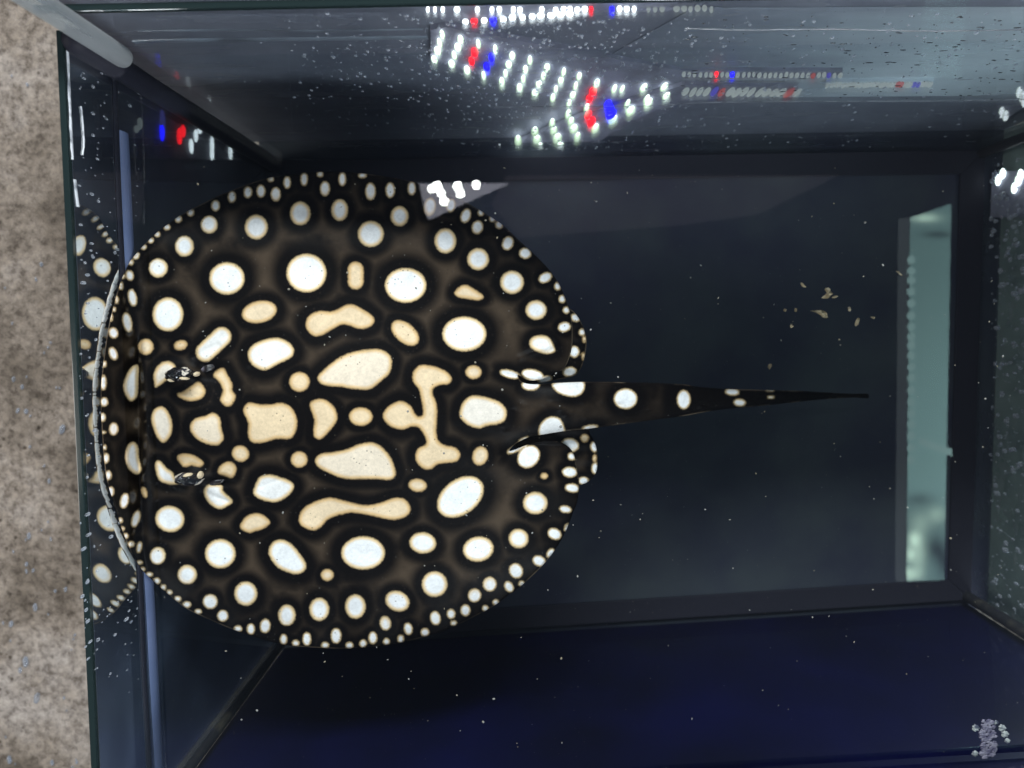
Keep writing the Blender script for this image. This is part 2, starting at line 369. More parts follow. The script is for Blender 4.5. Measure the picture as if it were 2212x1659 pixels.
# ------------------------------------------------------------------ water sheet
M_water = clear_mat('water_surface', (0.93, 0.96, 0.97), 1.42, 1.0, bump=(9, 0.010, (1, 1, 1)))
WQ = [F0, F1, F2, F3]
link_w = link('water', mesh('water', [up(p, ZW) for p in WQ], [(0, 1, 2, 3)]), M_water)
tag(link_w, 'still clear water filling the tank', None, None, 'structure')

# ------------------------------------------------------------------ stingray: traced spots
TA, TB, TD, TE, TF, TG, TH = (0, 0), (737.7, 0), (0, 553), (737.7, 553), (1474.3, 553), (0, 1106), (737.7, 1106)
K = 0.33352
def cv(t, x, y): return (t[0] + x*K, t[1] + y*K)
# ellipses: tile, x, y, rx, ry, tilt in degrees, warmth
EL = []
def E(t, *rows):
    for r in rows:
        x, y, a, b = r[:4]; th = r[4] if len(r) > 4 else 0.0; wm = r[5] if len(r) > 5 else 0.0
        u, v = cv(t, x, y); EL.append((u, v, a*K, b*K, math.radians(th), wm))
E(TA, (1753,1160,18,14), (1860,1182,20,36), (1970,1160,20,40), (2073,1128,18,16), (1605,1245,24,34), (1690,1238,25,38), (1786,1258,28,42), (2105,1222,28,44),
  (1502,1275,22,34), (1396,1332,24,32), (1234,1375,20,22), (1155,1418,20,20), (1080,1470,20,18), (1018,1517,16,16), (976,1556,16,16), (930,1600,16,14), (885,1650,16,14),
  (1355,1455,50,52), (1195,1595,56,62), (1660,1470,70,75), (1945,1382,62,72), (2200,1360,50,66))
E(TB, (5,1160,20,40), (135,1135,24,16), (188,1240,30,52), (315,1232,26,46), (455,1220,22,40), (572,1340,34,54,8), (708,1330,26,40,10), (805,1397,28,44,20), (880,1472,32,40,15),
  (902,1378,16,18), (978,1417,18,18), (1022,1455,22,24), (1077,1575,32,42,20), (1190,1640,36,32), (376,1400,54,60), (190,1515,80,80), (673,1560,66,76))
E(TD, (1025,78,57,57), (1470,145,110,100), (1985,110,125,120), (840,125,22,30,-15), (858,270,24,52,-12), (825,430,26,60,-12), (735,498,26,32,-20), (733,632,22,40,-20),
  (720,400,8,20), (740,345,8,12), (757,285,8,20), (785,195,10,22), (797,135,8,12), (848,42,14,14), (880,5,14,14), (1088,378,95,105), (945,588,45,48,0,.9), (1170,578,40,28,-15,1.0),
  (1680,362,110,66,-12,.95), (1940,815,62,60,0,1.0), (1558,1280,52,48,20,.95), (1938,1318,50,48,0,1.0), (736,1120,26,38,0,.3), (675,700,12,18), (670,820,16,45), (675,945,22,26),
  (665,1045,16,25), (672,1142,12,6), (678,1240,8,15), (688,1310,16,30), (702,1420,16,28), (718,1525,18,28), (806,1585,24,46,12), (935,1530,14,32,-18,1.2))
E(TE, (415,190,130,108), (885,20,66,66), (1105,170,72,70), (1320,140,42,28,-30), (1400,195,18,24), (1430,278,20,22), (1457,350,20,20), (1260,350,64,58), (795,505,138,108),
  (1443,460,38,28,-15), (125,1040,72,55,0,1.0), (855,752,48,40,0,.9), (898,1295,46,58,15,.9), (1313,1425,20,17,0,1.0), (493,1485,55,38,8,.9), (1255,1600,75,68),
  (1478,1400,45,30,5), (1495,1503,44,25,8), (1450,1640,36,20,10), (1090,765,62,22,14), (1238,770,68,32,12), (1318,800,40,18,-15), (1225,835,55,32), (1840,925,72,62), (1610,1112,48,14,-8), (1493,1297,24,22), (1480,770,3,3),
  (1180,1190,30,10,-25), (1140,1240,70,18,-28))
E(TF, (8,930,40,58), (322,880,42,20,4), (370,950,36,20,4), (568,869,24,5), (572,914,18,5))
E(TG, (1100,45,90,80,10), (880,45,22,52,18), (902,228,13,34,10), (780,55,12,15), (795,108,10,10), (815,155,14,14), (850,208,18,16), (905,327,16,10), (925,370,12,10), (967,405,20,12),
  (1015,447,20,18), (1058,488,16,16), (1097,521,16,14), (1150,563,20,16), (1210,600,24,18), (1283,645,20,14), (1443,672,32,34), (1541,757,24,18), (1625,758,22,32), (1718,738,30,42,8),
  (1837,825,20,30), (1915,850,20,18), (1987,823,24,40), (2106,863,22,18), (2177,802,30,46), (1022,283,46,52,10), (1427,270,95,90), (1213,405,58,58), (2120,408,38,34,0,.8),
  (1592,528,70,74), (1362,580,44,44), (1858,668,52,64), (2068,630,60,70))
E(TH, (140,265,137,103), (526,200,82,64,5), (886,240,95,76,-10), (1147,172,60,58,15), (603,467,78,78), (90,612,62,74), (362,577,76,60,22), (960,467,40,43), (862,540,38,40,20),
  (1130,381,40,46,-30), (1380,142,42,32,25), (1280,317,40,30,25), (1460,100,12,24,20), (1355,268,20,30,30), (1085,485,24,34,-30), (1168,465,18,16), (803,637,28,34), (710,660,24,28),
  (608,687,30,42,-12), (1000,587,18,18), (932,625,18,18), (727,720,18,14), (541,780,24,24), (432,757,24,36,-10), (284,720,32,42,-10), (384,823,18,24), (291,840,18,20), (203,815,24,36),
  (140,853,20,24), (52,865,22,20))
EL.append((*cv(TE, 770, 1560), 163*K, 108*K, math.radians(-36), 0.0))
EL.append((*cv(TE, 1212, 1300), 76*K, 62*K, math.radians(-48), 0.0))
EL.append((*cv(TE, 412, 498), 100*K, 58*K, math.radians(40), 1.0))
# capsules: tile, x0, y0, x1, y1, r, warmth
CAP = [(TE, 92, 88, 92, 165, 47, 1.0), (TD, 1436, 522, 1330, 622, 58, .15)]
# outlines: tile list of points, warmth
PG = []
def P(wm, *parts):
    pts = []
    for t, *xy in parts: pts += [cv(t, *q) for q in xy]
    PG.append((pts, wm))
P(.12, (TD, (1610,630),(1640,580),(1720,545),(1800,535),(1870,565),(1900,610),(1880,655),(1800,695),(1720,735),(1655,715),(1620,680)))
P(.5, (TD, (1005,830),(1000,760),(1040,700),(1090,685),(1130,710),(1132,755),(1085,795),(1015,845)))
P(1., (TD, (1150,895),(1190,880),(1250,840),(1285,818),(1318,850),(1325,890),(1290,925),(1230,935),(1180,920)))
P(1., (TD, (1385,768),(1440,728),(1470,770),(1500,830),(1500,870),(1522,910),(1500,960),(1462,968),(1430,930),(1448,875),(1425,815)))
P(.05, (TD, (890,710),(850,730),(815,790),(805,860),(830,920),(855,935),(885,900),(890,800)))
P(.55, (TD, (985,1060),(1000,1000),(1045,978),(1085,1010),(1110,1080),(1105,1150),(1060,1205),(1015,1160)))
P(.75, (TD, (1235,1110),(1260,1060),(1330,1040),(1380,1020),(1420,1050),(1430,1120),(1445,1180),(1410,1220),(1350,1215),(1290,1190),(1250,1150)))
P(1., (TD, (1580,1000),(1610,955),(1680,965),(1760,965),(1820,955),(1880,980),(1915,1040),(1920,1090),(1905,1150),(1870,1180),(1790,1180),(1700,1205),(1630,1200),(1610,1150),(1612,1080)))
P(1., (TD, (2010,965),(2040,935),(2090,930),(2140,960),(2175,1010),(2175,1070),(2130,1130),(2080,1180),(2040,1170),(2035,1120),(2040,1060)))
P(.02, (TD, (815,1300),(830,1230),(865,1208),(888,1240),(895,1310),(912,1380),(890,1410),(850,1390),(825,1350)))
P(.1, (TD, (1015,1400),(1010,1345),(1033,1330),(1080,1380),(1115,1405),(1135,1445),(1165,1468),(1110,1475),(1050,1460),(1025,1430)))
P(1., (TD, (1150,1305),(1180,1285),(1240,1290),(1290,1315),(1315,1345),(1290,1362),(1240,1352),(1190,1360)))
P(1., (TD, (1415,1405),(1430,1360),(1480,1335),(1520,1355),(1525,1395),(1500,1435),(1460,1420)))
P(.1, (TD, (1325,1540),(1340,1490),(1390,1480),(1435,1488),(1442,1525),(1500,1582),(1480,1610),(1420,1635),(1360,1600)))
P(.1, (TD, (1645,1520),(1680,1440),(1740,1420),(1810,1435),(1890,1470),(1895,1510),(1850,1560),(1780,1590),(1700,1575),(1655,1550)))
P(.1, (TE, (1220,560),(1240,530),(1290,517),(1340,530),(1370,580),(1378,615),(1330,630),(1270,615),(1230,590)))
P(.95, (TE, (735,240),(770,200),(810,193),(860,220),(915,260),(890,283),(830,275),(765,265)))
P(1., (TD, (1985,430),(2010,385),(2070,360),(2140,365),(2200,345)), (TE, (20,325),(70,318),(120,340),(190,385),(208,420),(180,455),(120,468),(50,445),(0,440)), (TD, (2150,470),(2090,505),(2040,515),(1995,480)))
P(.7, (TD, (2060,787),(2100,740),(2160,690),(2212,655)), (TE, (60,630),(150,612),(240,608),(300,635),(322,680),(310,750),(260,800),(190,855),(120,860),(40,850)), (TD, (2212,842),(2140,838),(2085,825)))
P(.95, (TG, (1560,100),(1580,50),(1620,20),(1670,12),(1720,35),(1745,70),(1700,105),(1650,120),(1610,130)))
P(0., (TG, (1745,270),(1760,210),(1800,185),(1850,190),(1900,225),(1950,290),(1980,345),(1960,385),(1910,398),(1850,380),(1790,345)))
P(1., (TE, (465,800),(470,750),(510,712),(560,712),(620,725),(680,755),(710,795),(690,825),(640,830),(595,850),(585,890),(605,940),(615,1000),(612,1080),(610,1150),(625,1200),(670,1230),(735,1245),(765,1285),(745,1325),
       (690,1335),(620,1345),(580,1375),(540,1375),(500,1345),(482,1300),(500,1250),(540,1230),(555,1200),(535,1150),(500,1105),(450,1100),(400,1118),(330,1105),(280,1060),(275,1020),(310,975),(370,945),(410,950),
       (450,980),(470,1020),(500,1045),(530,1030),(530,980),(515,900),(505,860),(480,830)))
P(.45, (TE, (768,1025),(785,960),(830,915),(890,910),(960,925),(1030,955),(1065,1005),(1055,1060),(1010,1085),(940,1095),(890,1112),(830,1095),(785,1060)))
P(.7, (TD, (2045,1320),(2080,1285),(2160,1275)), (TE, (40,1255),(110,1225),(190,1212),(250,1235),(310,1300),(340,1370),(345,1420),(310,1445),(230,1440),(130,1440),(40,1440)), (TD, (2180,1422),(2110,1390),(2060,1360)))
P(.1, (TE, (1370,825),(1460,812),(1560,812),(1570,855),(1545,895),(1490,908),(1420,890),(1380,860)))
P(.1, (TE, (1280,1130),(1300,1080),(1350,1045),(1410,1055),(1440,1110),(1437,1142),(1360,1155),(1290,1165)))
P(.95, (TD, (1950,1665),(1985,1625),(2040,1595),(2100,1575),(2150,1570),(2212,1585)), (TE, (60,1600),(130,1616),(190,1616),(260,1600),(340,1572),(400,1575),(435,1610),(442,1650)), (TH, (415,25),(350,45),(290,40),(200,20),(120,5),(50,0),(0,12)),
  (TG, (2190,15),(2120,45),(2080,90),(2030,115),(1970,95),(1940,60)))
# spots on the pelvic fins only
EL_F = []
_save = EL; EL = EL_F
E(TE, (1515,400,28,22,30), (1560,493,20,20), (1507,620,30,34), (1478,750,42,28,-5), (1318,800,44,22,-15), (1640,1235,24,32,-10), (1645,1375,22,34), (1568,1457,30,24), (1480,1225,54,40,10), (1575,540,12,20,0,1.6), (1570,650,10,24,0,1.6), (1640,1310,10,20,0,1.6), (1575,1180,24,22,0,1.8))
EL = _save

def catmull(pts, k=5, closed=True):
    p = np.array(pts, float); nn = len(p); o = []
    rngi = range(nn) if closed else range(nn-1)
    for i in rngi:
        if closed: a, b, c, d = p[i-1], p[i], p[(i+1) % nn], p[(i+2) % nn]
        else: a, b, c, d = p[max(i-1, 0)], p[i], p[i+1], p[min(i+2, nn-1)]
        for s in range(k):
            t = s/k
            o.append(0.5*((2*b) + (-a+c)*t + (2*a-5*b+4*c-d)*t*t + (-a+3*b-3*c+d)*t**3))
    if not closed: o.append(p[-1])
    return np.array(o)
def seg_dist(pts, poly, closed=True):
    """distance of each point to a polyline"""
    a = poly; b = np.roll(poly, -1, 0)
    if not closed: a, b = a[:-1], b[:-1]
    out_ = np.full(len(pts), 1e9)
    for p, q in zip(a, b):
        d = q - p; l2 = max(d @ d, 1e-9)
        t = np.clip(((pts - p) @ d)/l2, 0, 1)
        out_ = np.minimum(out_, np.hypot(*(pts - p - t[:, None]*d).T))
    return out_
def inside(pts, poly):
    x, y = pts.T; r = np.zeros(len(pts), bool)
    for p, q in zip(poly, np.roll(poly, -1, 0)):
        c = (p[1] > y) != (q[1] > y)
        with np.errstate(divide='ignore', invalid='ignore'):
            xx = (q[0]-p[0])*(y-p[1])/(q[1]-p[1]) + p[0]
        r ^= c & (x < xx)
    return r
def spot_field(pts, ells, polys, caps):
    """nearest spot: signed distance, its warmth, and distance measured in spot sizes"""
    best = np.full(len(pts), 400.0); warm = np.zeros(len(pts)); far = np.full(len(pts), 9.0)
    def put(idx, d, wm, size):
        b = d < best[idx]
        j = idx[b]; best[j] = d[b]; warm[j] = wm
        f = d/(0.42*size + 7.0)
        far[idx] = np.minimum(far[idx], f)
    for u, v, a, b, th, wm in ells:
        mxr = max(a, b) + 140
        idx = np.nonzero((abs(pts[:, 0]-u) < mxr) & (abs(pts[:, 1]-v) < mxr))[0]
        if not len(idx): continue
        q = pts[idx] - (u, v); c, s = math.cos(th), math.sin(th)
        x = q[:, 0]*c + q[:, 1]*s; y = -q[:, 0]*s + q[:, 1]*c
        k0 = np.hypot(x/a, y/b); k1 = np.hypot(x/a**2, y/b**2) + 1e-9
        d = np.where(k0 < 0.05, -min(a, b), k0*(k0-1)/k1)
        put(idx, d, wm, math.sqrt(a*b))
    for t, x0, y0, x1, y1, r, wm in caps:
        p = np.array([cv(t, x0, y0), cv(t, x1, y1)])
        put(np.arange(len(pts)), seg_dist(pts, p, False) - r*K, wm, r*K*1.3)
    for pl, wm in polys:
        poly = catmull(pl, 4); lo = poly.min(0) - 140; hi = poly.max(0) + 140
        idx = np.nonzero(((pts > lo) & (pts < hi)).all(1))[0]
        if not len(idx): continue
        d = seg_dist(pts[idx], poly); ins = inside(pts[idx], poly)
        ext = math.sqrt(np.prod(poly.max(0)-poly.min(0)))/2
        put(idx, np.where(ins, -d, d), wm, min(ext, 34))
    return best, warm, far

OUT = [(295,547),(310,530),(339,502),(360,486),(385,468),(411,453),(437,440),(467,425),(501,411),(540,396),(585,383),(620,377),(657,373),(691,371),(738,371),(788,375),(838,382),(898,394),(955,413),(1011,439),(1038,455),
       (1065,472),(1091,490),(1121,519),(1155,550),(1175,570),(1192,590),(1209,616),(1221,644),(1231,673),(1236,700),(1237,730),(1234,757),(1226,783),(1216,799),(1198,805),(1178,817),(1152,822),(1132,818),(1118,809),
       (1125,823),(1140,829),(1165,830),(1205,827),(1258,825),(1321,825),(1405,827),(1474,830),(1508,835),(1568,840),(1641,842),(1741,845),(1828,850),(1872,850.5),(1876,853),(1874,860),(1841,859),(1774,863),(1641,877),(1574,883),
       (1524,890),(1474,899),(1405,908),(1338,917),(1271,926),(1221,931),(1171,939),(1138,946),(1112,960),(1100,974),(1120,968),(1144,959),(1180,953),(1211,955),(1231,968),(1241,986),(1248,1020),(1251,1053),(1246,1087),
       (1238,1106),(1228,1133),(1211,1169),(1185,1206),(1161,1233),(1131,1261),(1105,1281),(1071,1306),(1038,1325),(984,1352),(938,1370),(871,1387),(831,1394),(781,1399),(738,1401),(700,1400),(639,1396),(610,1392),
       (567,1381),(520,1366),(467,1345),(427,1327),(400,1313),(367,1287),(337,1261),(307,1231),(293,1208),(277,1178),(264,1145),(256,1120),(245,1085),(233,1045),(227,1013),(223,970),(220,925),(218,886),(218,836),
       (222,793),(228,745),(233,713),(243,670),(253,632),(265,598),(280,566)]

SM = lambda x, a, b: (lambda t: t*t*(3-2*t))(np.clip((x-a)/(b-a), 0, 1))
_tab = {}
def smooth_interp(u, xs, ys):
    if 'z' not in _tab:
        g = np.arange(180, 1920.0); yv = np.interp(g, xs, ys)
        k1 = np.exp(-0.5*(np.arange(-14, 15)/5.0)**2); k2 = np.exp(-0.5*(np.arange(-180, 181)/70.0)**2)
        a = np.convolve(np.pad(yv, 14, 'edge'), k1/k1.sum(), 'valid'); b = np.convolve(np.pad(yv, 180, 'edge'), k2/k2.sum(), 'valid')
        w_ = np.clip((g-380)/260, 0, 1); _tab['z'] = (g, a*(1-w_) + b*w_)
    return np.interp(u, *_tab['z'])
def base_height(u, v):
    z = smooth_interp(u, [210, 240, 275, 300, 360, 500, 720, 1000, 1250, 1480, 1700, 1873], [.2440, .2370, .2290, .2235, .2215, .2170, .2120, .2020, .1820, .1300, .0800, .0500])
    # rear margins droop
    z = z - 0.012*SM(np.abs(v-885), 330, 520)
    return z
def wall_height(u, v):
    p = on_wall(np.asarray(u, float), np.asarray(v, float), F0 - n_left*0.0021, n_left)
    return p[..., 2]

def skin_mesh(outline, step, zfun, name, ells, polys, caps, thick_fun):
    bo = catmull(outline, 1)
    # even boundary
    seg = np.r_[bo, bo[:1]]; L_ = np.r_[0, np.cumsum(np.hypot(*np.diff(seg, axis=0).T))]
    dense = catmull(outline, 8); seg = np.r_[dense, dense[:1]]; L_ = np.r_[0, np.cumsum(np.hypot(*np.diff(seg, axis=0).T))]
    nb = int(L_[-1]/(step*0.8)); s = np.linspace(0, L_[-1], nb, endpoint=False)
    bd = np.stack([np.interp(s, L_, seg[:, 0]), np.interp(s, L_, seg[:, 1])], 1)
    lo, hi = bd.min(0), bd.max(0)
    gx = np.arange(lo[0], hi[0], step); gy = np.arange(lo[1], hi[1], step*0.866)
    G = np.array([(x + (step/2 if j % 2 else 0), y) for j, y in enumerate(gy) for x in gx])
    G = G[inside(G, bd)]
    ed = seg_dist(G, bd)
    G = G[ed > step*0.55]
    allp = np.r_[bd, G]
    vin = [Vector((float(a), float(b))) for a, b in allp]
    edges = [(i, (i+1) % nb) for i in range(nb)]
    vo, eo, fo, ov, oe, of = delaunay_2d_cdt(vin, edges, [], 1, 1e-6)
    P2 = np.array([(p.x, p.y) for p in vo])
    tri = np.array([f for f in fo if len(f) == 3])
    e = seg_dist(P2, bd)
    isb = e < 1e-3
    z, zb = zfun(P2, e), None
    th = thick_fun(P2, e); th[isb] = 0
    top = pt(P2[:, 0], P2[:, 1], z)
    wl = np.clip((330 - P2[:, 0])/40, 0, 1); bot = top.copy(); bot[:, 2] -= th*(1-wl); bot += (wl*np.minimum(th, 0.0012))[:, None]*n_left
    bidx = np.full(len(P2), -1); nt_ = len(P2)
    inner = np.nonzero(~isb)[0]; bidx[inner] = nt_ + np.arange(len(inner)); bidx[isb] = np.nonzero(isb)[0]
    V = np.r_[top, bot[inner]]
    a_, b_ = P2[tri[:, 1]]-P2[tri[:, 0]], P2[tri[:, 2]]-P2[tri[:, 0]]
    flip = a_[:, 0]*b_[:, 1] - a_[:, 1]*b_[:, 0] > 0; tri[flip] = tri[flip][:, ::-1]
    bt = bidx[tri][:, ::-1]
    ok = (bt != tri[:, ::-1]).any(1)
    Fc = np.r_[tri, bt[ok]]
    d, wm, far = spot_field(P2, ells, polys, caps)
    far = far*(1 - 0.85*SM(P2[:, 0], 1330, 1520))
    ext = lambda a: np.r_[a, a[inner]]
    d2 = ext(d); near = (P2[inner, 0] < 330) & (e[inner] > 6)
    d2[nt_:] = np.where(near, d[inner], -25.0)     # pale belly, spots wrap round the snout margin
    wm2 = ext(wm); wm2[nt_:] = 0.0
    return V, Fc, d2, wm2, ext(far), ext(np.minimum(e, 300.0)), np.r_[P2, P2[inner]]

PX = 0.385/F
def body_top(P2, e):
    u, v = P2.T
    z = base_height(u, v)
    # swell of the body disc and round back of the tail
    core = np.exp(-(((u-760)/330)**2 + ((v-900)/210)**2))
    z = z + 0.011*core*(1-0.0) + 0.006*np.exp(-(((u-430)/90)**2 + ((v-915)/95)**2))
    hw = np.interp(u, [1090, 1180, 1260, 1400, 1560, 1700, 1873], [70, 56, 50, 41, 24, 13, 4])
    ee = np.minimum(e, hw)
    rnd = np.sqrt(np.maximum(ee*(2*hw-ee), 0))*PX*np.interp(u, [1100, 1873], [0.55, 1.0])
    tailw = SM(u, 1085, 1230)*SM(v, 790, 832)*(1-SM(v, 945, 962))
    z = z + tailw*(rnd + 0.004)
    # rim of the disc rolls down a little and ripples
    rim = np.exp(-e/16)*(1-tailw)
    ang = np.arctan2(v-885, u-735)
    z = z - 0.0022*rim + 0.0012*np.exp(-e/55)*np.sin(ang*23)*(1-tailw)
    # eyes stand up, spiracle pits behind them
    for (cx, cy, sx, sy, h) in ((392, 812, 34, 20, .0062), (410, 1030, 34, 20, .0060), (452, 800, 26, 14, -.0038), (478, 1040, 30, 10, -.0042), (352, 812, 26, 22, .001)):
        z = z + h*np.exp(-(((u-cx)/sx)**2 + ((v-cy)/sy)**2))
    # crease across the snout, folds
    z = z - 0.0030*np.exp(-((u-(299+0.000045*(v-920)**2))/4.5)**2)*SM(v, 690, 790)*(1-SM(v, 1090, 1180))
    z = z + 0.0016*np.exp(-((u-(313+0.00010*(v-920)**2))/10)**2)*SM(v, 690, 790)*(1-SM(v, 1120, 1240))
    for (x0, y0, x1, y1, wd, h) in ((420,770,470,745,5,-.0012),(440,1062,492,1085,5,-.0013),(560,1052,620,1030,4,-.0007),(540,790,560,770,5,-.0006),(1125,772,1200,742,7,.0016),(1090,808,1128,818,5,-.0016),(1105,975,1140,952,4,-.0016)):
        z = z + h*np.exp(-(seg_dist(P2, np.array([(x0, y0), (x1, y1)], float), False)/wd)**2)
    # thorns on the tail ridge
    trng = np.random.default_rng(5)
    for k in range(70):
        tu = trng.uniform(1085, 1720); tv = np.interp(tu, [1085, 1874], [893, 855]) + trng.normal(0, np.interp(tu, [1085, 1700], [22, 6]))
        z = z + trng.uniform(.0005, .0013)*np.exp(-(((u-tu)/6)**2 + ((v-tv)/2.6)**2))
    # keep clear of the left pane
    zwall = wall_height(u, v); k = 0.0025
    hmx = np.clip(0.5 + 0.5*(z-zwall)/k, 0, 1)
    zl = zwall*(1-hmx) + z*hmx + k*hmx*(1-hmx)
    return np.where(u < 480, zl, z)
def body_thick(P2, e):
    u, v = P2.T
    t = 0.0015*np.minimum(e/6, 1)**0.5 + 0.016*(1-np.exp(-(e/190)**1.6))
    tailw = SM(u, 1085, 1230)*SM(v, 790, 832)*(1-SM(v, 945, 962))
    t = t + tailw*np.sqrt(np.minimum(e, 50)*PX*0.02)
    return t*np.interp(u, [225, 320], [0.25, 1.0])

V1, F1_, D1, W1, R1, E1, P1 = skin_mesh(OUT, 4.2, body_top, 'body', EL, PG, CAP, body_thick)
FIN_U = [(1205,640),(1222,662),(1238,672),(1252,690),(1262,712),(1267,740),(1263,770),(1255,795),(1240,812),(1205,820),(1170,826),(1130,829),(1110,822),(1120,790),(1160,720)]
FIN_L = [(1110,962),(1150,935),(1200,925),(1262,918),(1275,938),(1286,960),(1291,985),(1290,1010),(1285,1026),(1272,1039),(1255,1047),(1240,1045),(1215,1010),(1180,985),(1140,975)]
def fin_top(dz):
    def f(P2, e):
        u, v = P2.T
        return base_height(u, v) - dz - 0.001*np.exp(-e/8) + 0.0006*np.sin((v-885)*0.19)
    return f
fin_th = lambda P2, e: 0.0022*np.minimum(e/8, 1)**0.5
parts = [(V1, F1_, D1, W1, R1, E1, P1)]
for fo_, dz in ((FIN_U, .0045), (FIN_L, .0045)):
    parts.append(skin_mesh(fo_, 4.5, fin_top(dz), 'fin', EL_F, [], [], fin_th))

# skin material --------------------------------------------------------------
m, nt, out = new_mat('spotted_ray_skin'); L = nt.links.new
def attr(nm):
    a = N(nt, 'ShaderNodeAttribute'); a.attribute_name = nm; return a.outputs['Fac']
sd, wmn, fr_, ed_ = attr('spot_distance'), attr('spot_warmth'), attr('ring_distance'), attr('margin_distance')
tc = N(nt, 'ShaderNodeTexCoord')
nz = N(nt, 'ShaderNodeTexNoise'); setin(nz, Scale=650.0, Detail=5.0, Roughness=0.65); L(tc.outputs['Object'], nz.inputs['Vector'])
nb_ = N(nt, 'ShaderNodeTexNoise'); setin(nb_, Scale=32.0, Detail=6.0, Roughness=0.6); L(tc.outputs['Object'], nb_.inputs['Vector'])
def math2(op, a, b=None, c=None, clamp=False):
    x = N(nt, 'ShaderNodeMath', _operation=op, _use_clamp=clamp)
    for i, q in enumerate((a, b, c)):
        if q is None: continue
        if isinstance(q, (int, float)): x.inputs[i].default_value = q
        else: L(q, x.inputs[i])
    return x.outputs[0]
def mrange(x, a, b, c=0.0, d=1.0, smooth=True):
    q = N(nt, 'ShaderNodeMapRange', _interpolation_type='SMOOTHSTEP' if smooth else 'LINEAR')
    q.inputs['From Min'].default_value = a; q.inputs['From Max'].default_value = b; q.inputs['To Min'].default_value = c; q.inputs['To Max'].default_value = d
    L(x, q.inputs['Value']); return q.outputs[0]
def mixc(f, a, b, blend='MIX'):
    x = N(nt, 'ShaderNodeMix', _data_type='RGBA', _blend_type=blend)
    for s, q in (('Factor', f), ('A', a), ('B', b)):
        if isinstance(q, (int, float)): x.inputs[s].default_value = q
        elif isinstance(q, tuple): x.inputs[s].default_value = (*q, 1)
        else: L(q, x.inputs[s])
    return x.outputs['Result']
jit = math2('MULTIPLY_ADD', nz.outputs['Fac'], 5.0, -2.5)
sdj = math2('ADD', sd, jit)
inside_f = mrange(sdj, 4.0, -2.8)
core_f = math2('MAXIMUM', mrange(sdj, -1.0, -9.5), math2('MULTIPLY', mrange(sdj, 1.2, -4.5), mrange(ed_, 70.0, 30.0)))
warm_core = mixc(wmn, (0.87, 0.868, 0.86), (0.80, 0.62, 0.405))
rim_c = mixc(wmn, (0.80, 0.58, 0.31), (0.68, 0.45, 0.215))
spot_c = mixc(core_f, rim_c, warm_core)
pale_n = math2('MULTIPLY', mrange(nb_.outputs['Fac'], 0.3, 0.7, 0.93, 1.05), mrange(nz.outputs['Fac'], 0.3, 0.7, 0.91, 1.04))
nm = N(nt, 'ShaderNodeTexNoise'); setin(nm, Scale=120.0, Detail=5.0, Roughness=0.7, Distortion=0.8); L(tc.outputs['Object'], nm.inputs['Vector'])
pale_n = math2('MULTIPLY', pale_n, mrange(nm.outputs['Fac'], 0.32, 0.62, 0.91, 1.03))
pn = N(nt, 'ShaderNodeCombineXYZ'); L(pale_n, pn.inputs[0]); L(pale_n, pn.inputs[1]); L(pale_n, pn.inputs[2])
spot_c = mixc(1.0, spot_c, pn.outputs[0], 'MULTIPLY')
brown_f = math2('MULTIPLY', mrange(fr_, 0.7, 2.3), mrange(nb_.outputs['Fac'], 0.25, 0.58))
brown_f = math2('MULTIPLY', brown_f, mrange(ed_, 10.0, 110.0, 0.25, 1.0))
dark_c = mixc(brown_f, (0.0028, 0.0021, 0.0020), (0.067, 0.047, 0.031))
# narrow pale rim along the margin of the disc
mar = math2('MULTIPLY', mrange(ed_, 3.0, 0.3), mrange(nb_.outputs['Fac'], 0.48, 0.62))
dark_c = mixc(mar, dark_c, (0.16, 0.12, 0.08))
# dark pores
vo_ = N(nt, 'ShaderNodeTexVoronoi'); setin(vo_, Scale=330.0); L(tc.outputs['Object'], vo_.inputs['Vector'])
pore = math2('MULTIPLY', mrange(vo_.outputs['Distance'], 0.20, 0.11), mrange(nb_.outputs['Fac'], 0.50, 0.58))
col = mixc(inside_f, dark_c, spot_c)
col = mixc(math2('MULTIPLY', pore, 0.5), col, (0.03, 0.022, 0.018))
bs = N(nt, 'ShaderNodeBsdfPrincipled'); L(col, bs.inputs['Base Color']); setin(bs, Roughness=0.5); bs.inputs['Specular IOR Level'].default_value = 0.07
bp = N(nt, 'ShaderNodeBump'); setin(bp, Strength=0.25, Distance=0.0008)
nc = N(nt, 'ShaderNodeTexNoise'); setin(nc, Scale=260.0, Detail=4.0); L(tc.outputs['Object'], nc.inputs['Vector'])
L(nc.outputs['Fac'], bp.inputs['Height']); L(bp.outputs['Normal'], bs.inputs['Normal'])
L(bs.outputs[0], out.inputs[0]); M_skin = m

ray = empty('stingray', (float(pt(735, 885, .2)[0]), float(pt(735, 885, .2)[1]), 0.2), 'black stingray with round white and cream spots, snout pressed up the left pane', 'stingray')
off = 0; VV = []; FF = []; DD = []; WW = []; RR = []; EE = []
for V, Fc, D, Wm, Rg, Ed, P2 in parts:
    VV.append(V); FF.append(Fc + off); DD.append(D); WW.append(Wm); RR.append(Rg); EE.append(Ed); off += len(V)
VV = np.concatenate(VV); FF = np.concatenate(FF)
me = bpy.data.meshes.new('body')
me.vertices.add(len(VV)); me.vertices.foreach_set('co', VV.astype(np.float32).ravel())
me.loops.add(len(FF)*3); me.loops.foreach_set('vertex_index', FF.astype(np.int32).ravel())
me.polygons.add(len(FF)); me.polygons.foreach_set('loop_start', np.arange(0, len(FF)*3, 3, dtype=np.int32)); me.polygons.foreach_set('loop_total', np.full(len(FF), 3, np.int32))
me.update(); me.validate()
for nm, arr in (('spot_distance', DD), ('spot_warmth', WW), ('ring_distance', RR), ('margin_distance', EE)):
    a = me.attributes.new(nm, 'FLOAT', 'POINT'); a.data.foreach_set('value', np.concatenate(arr).astype(np.float32))
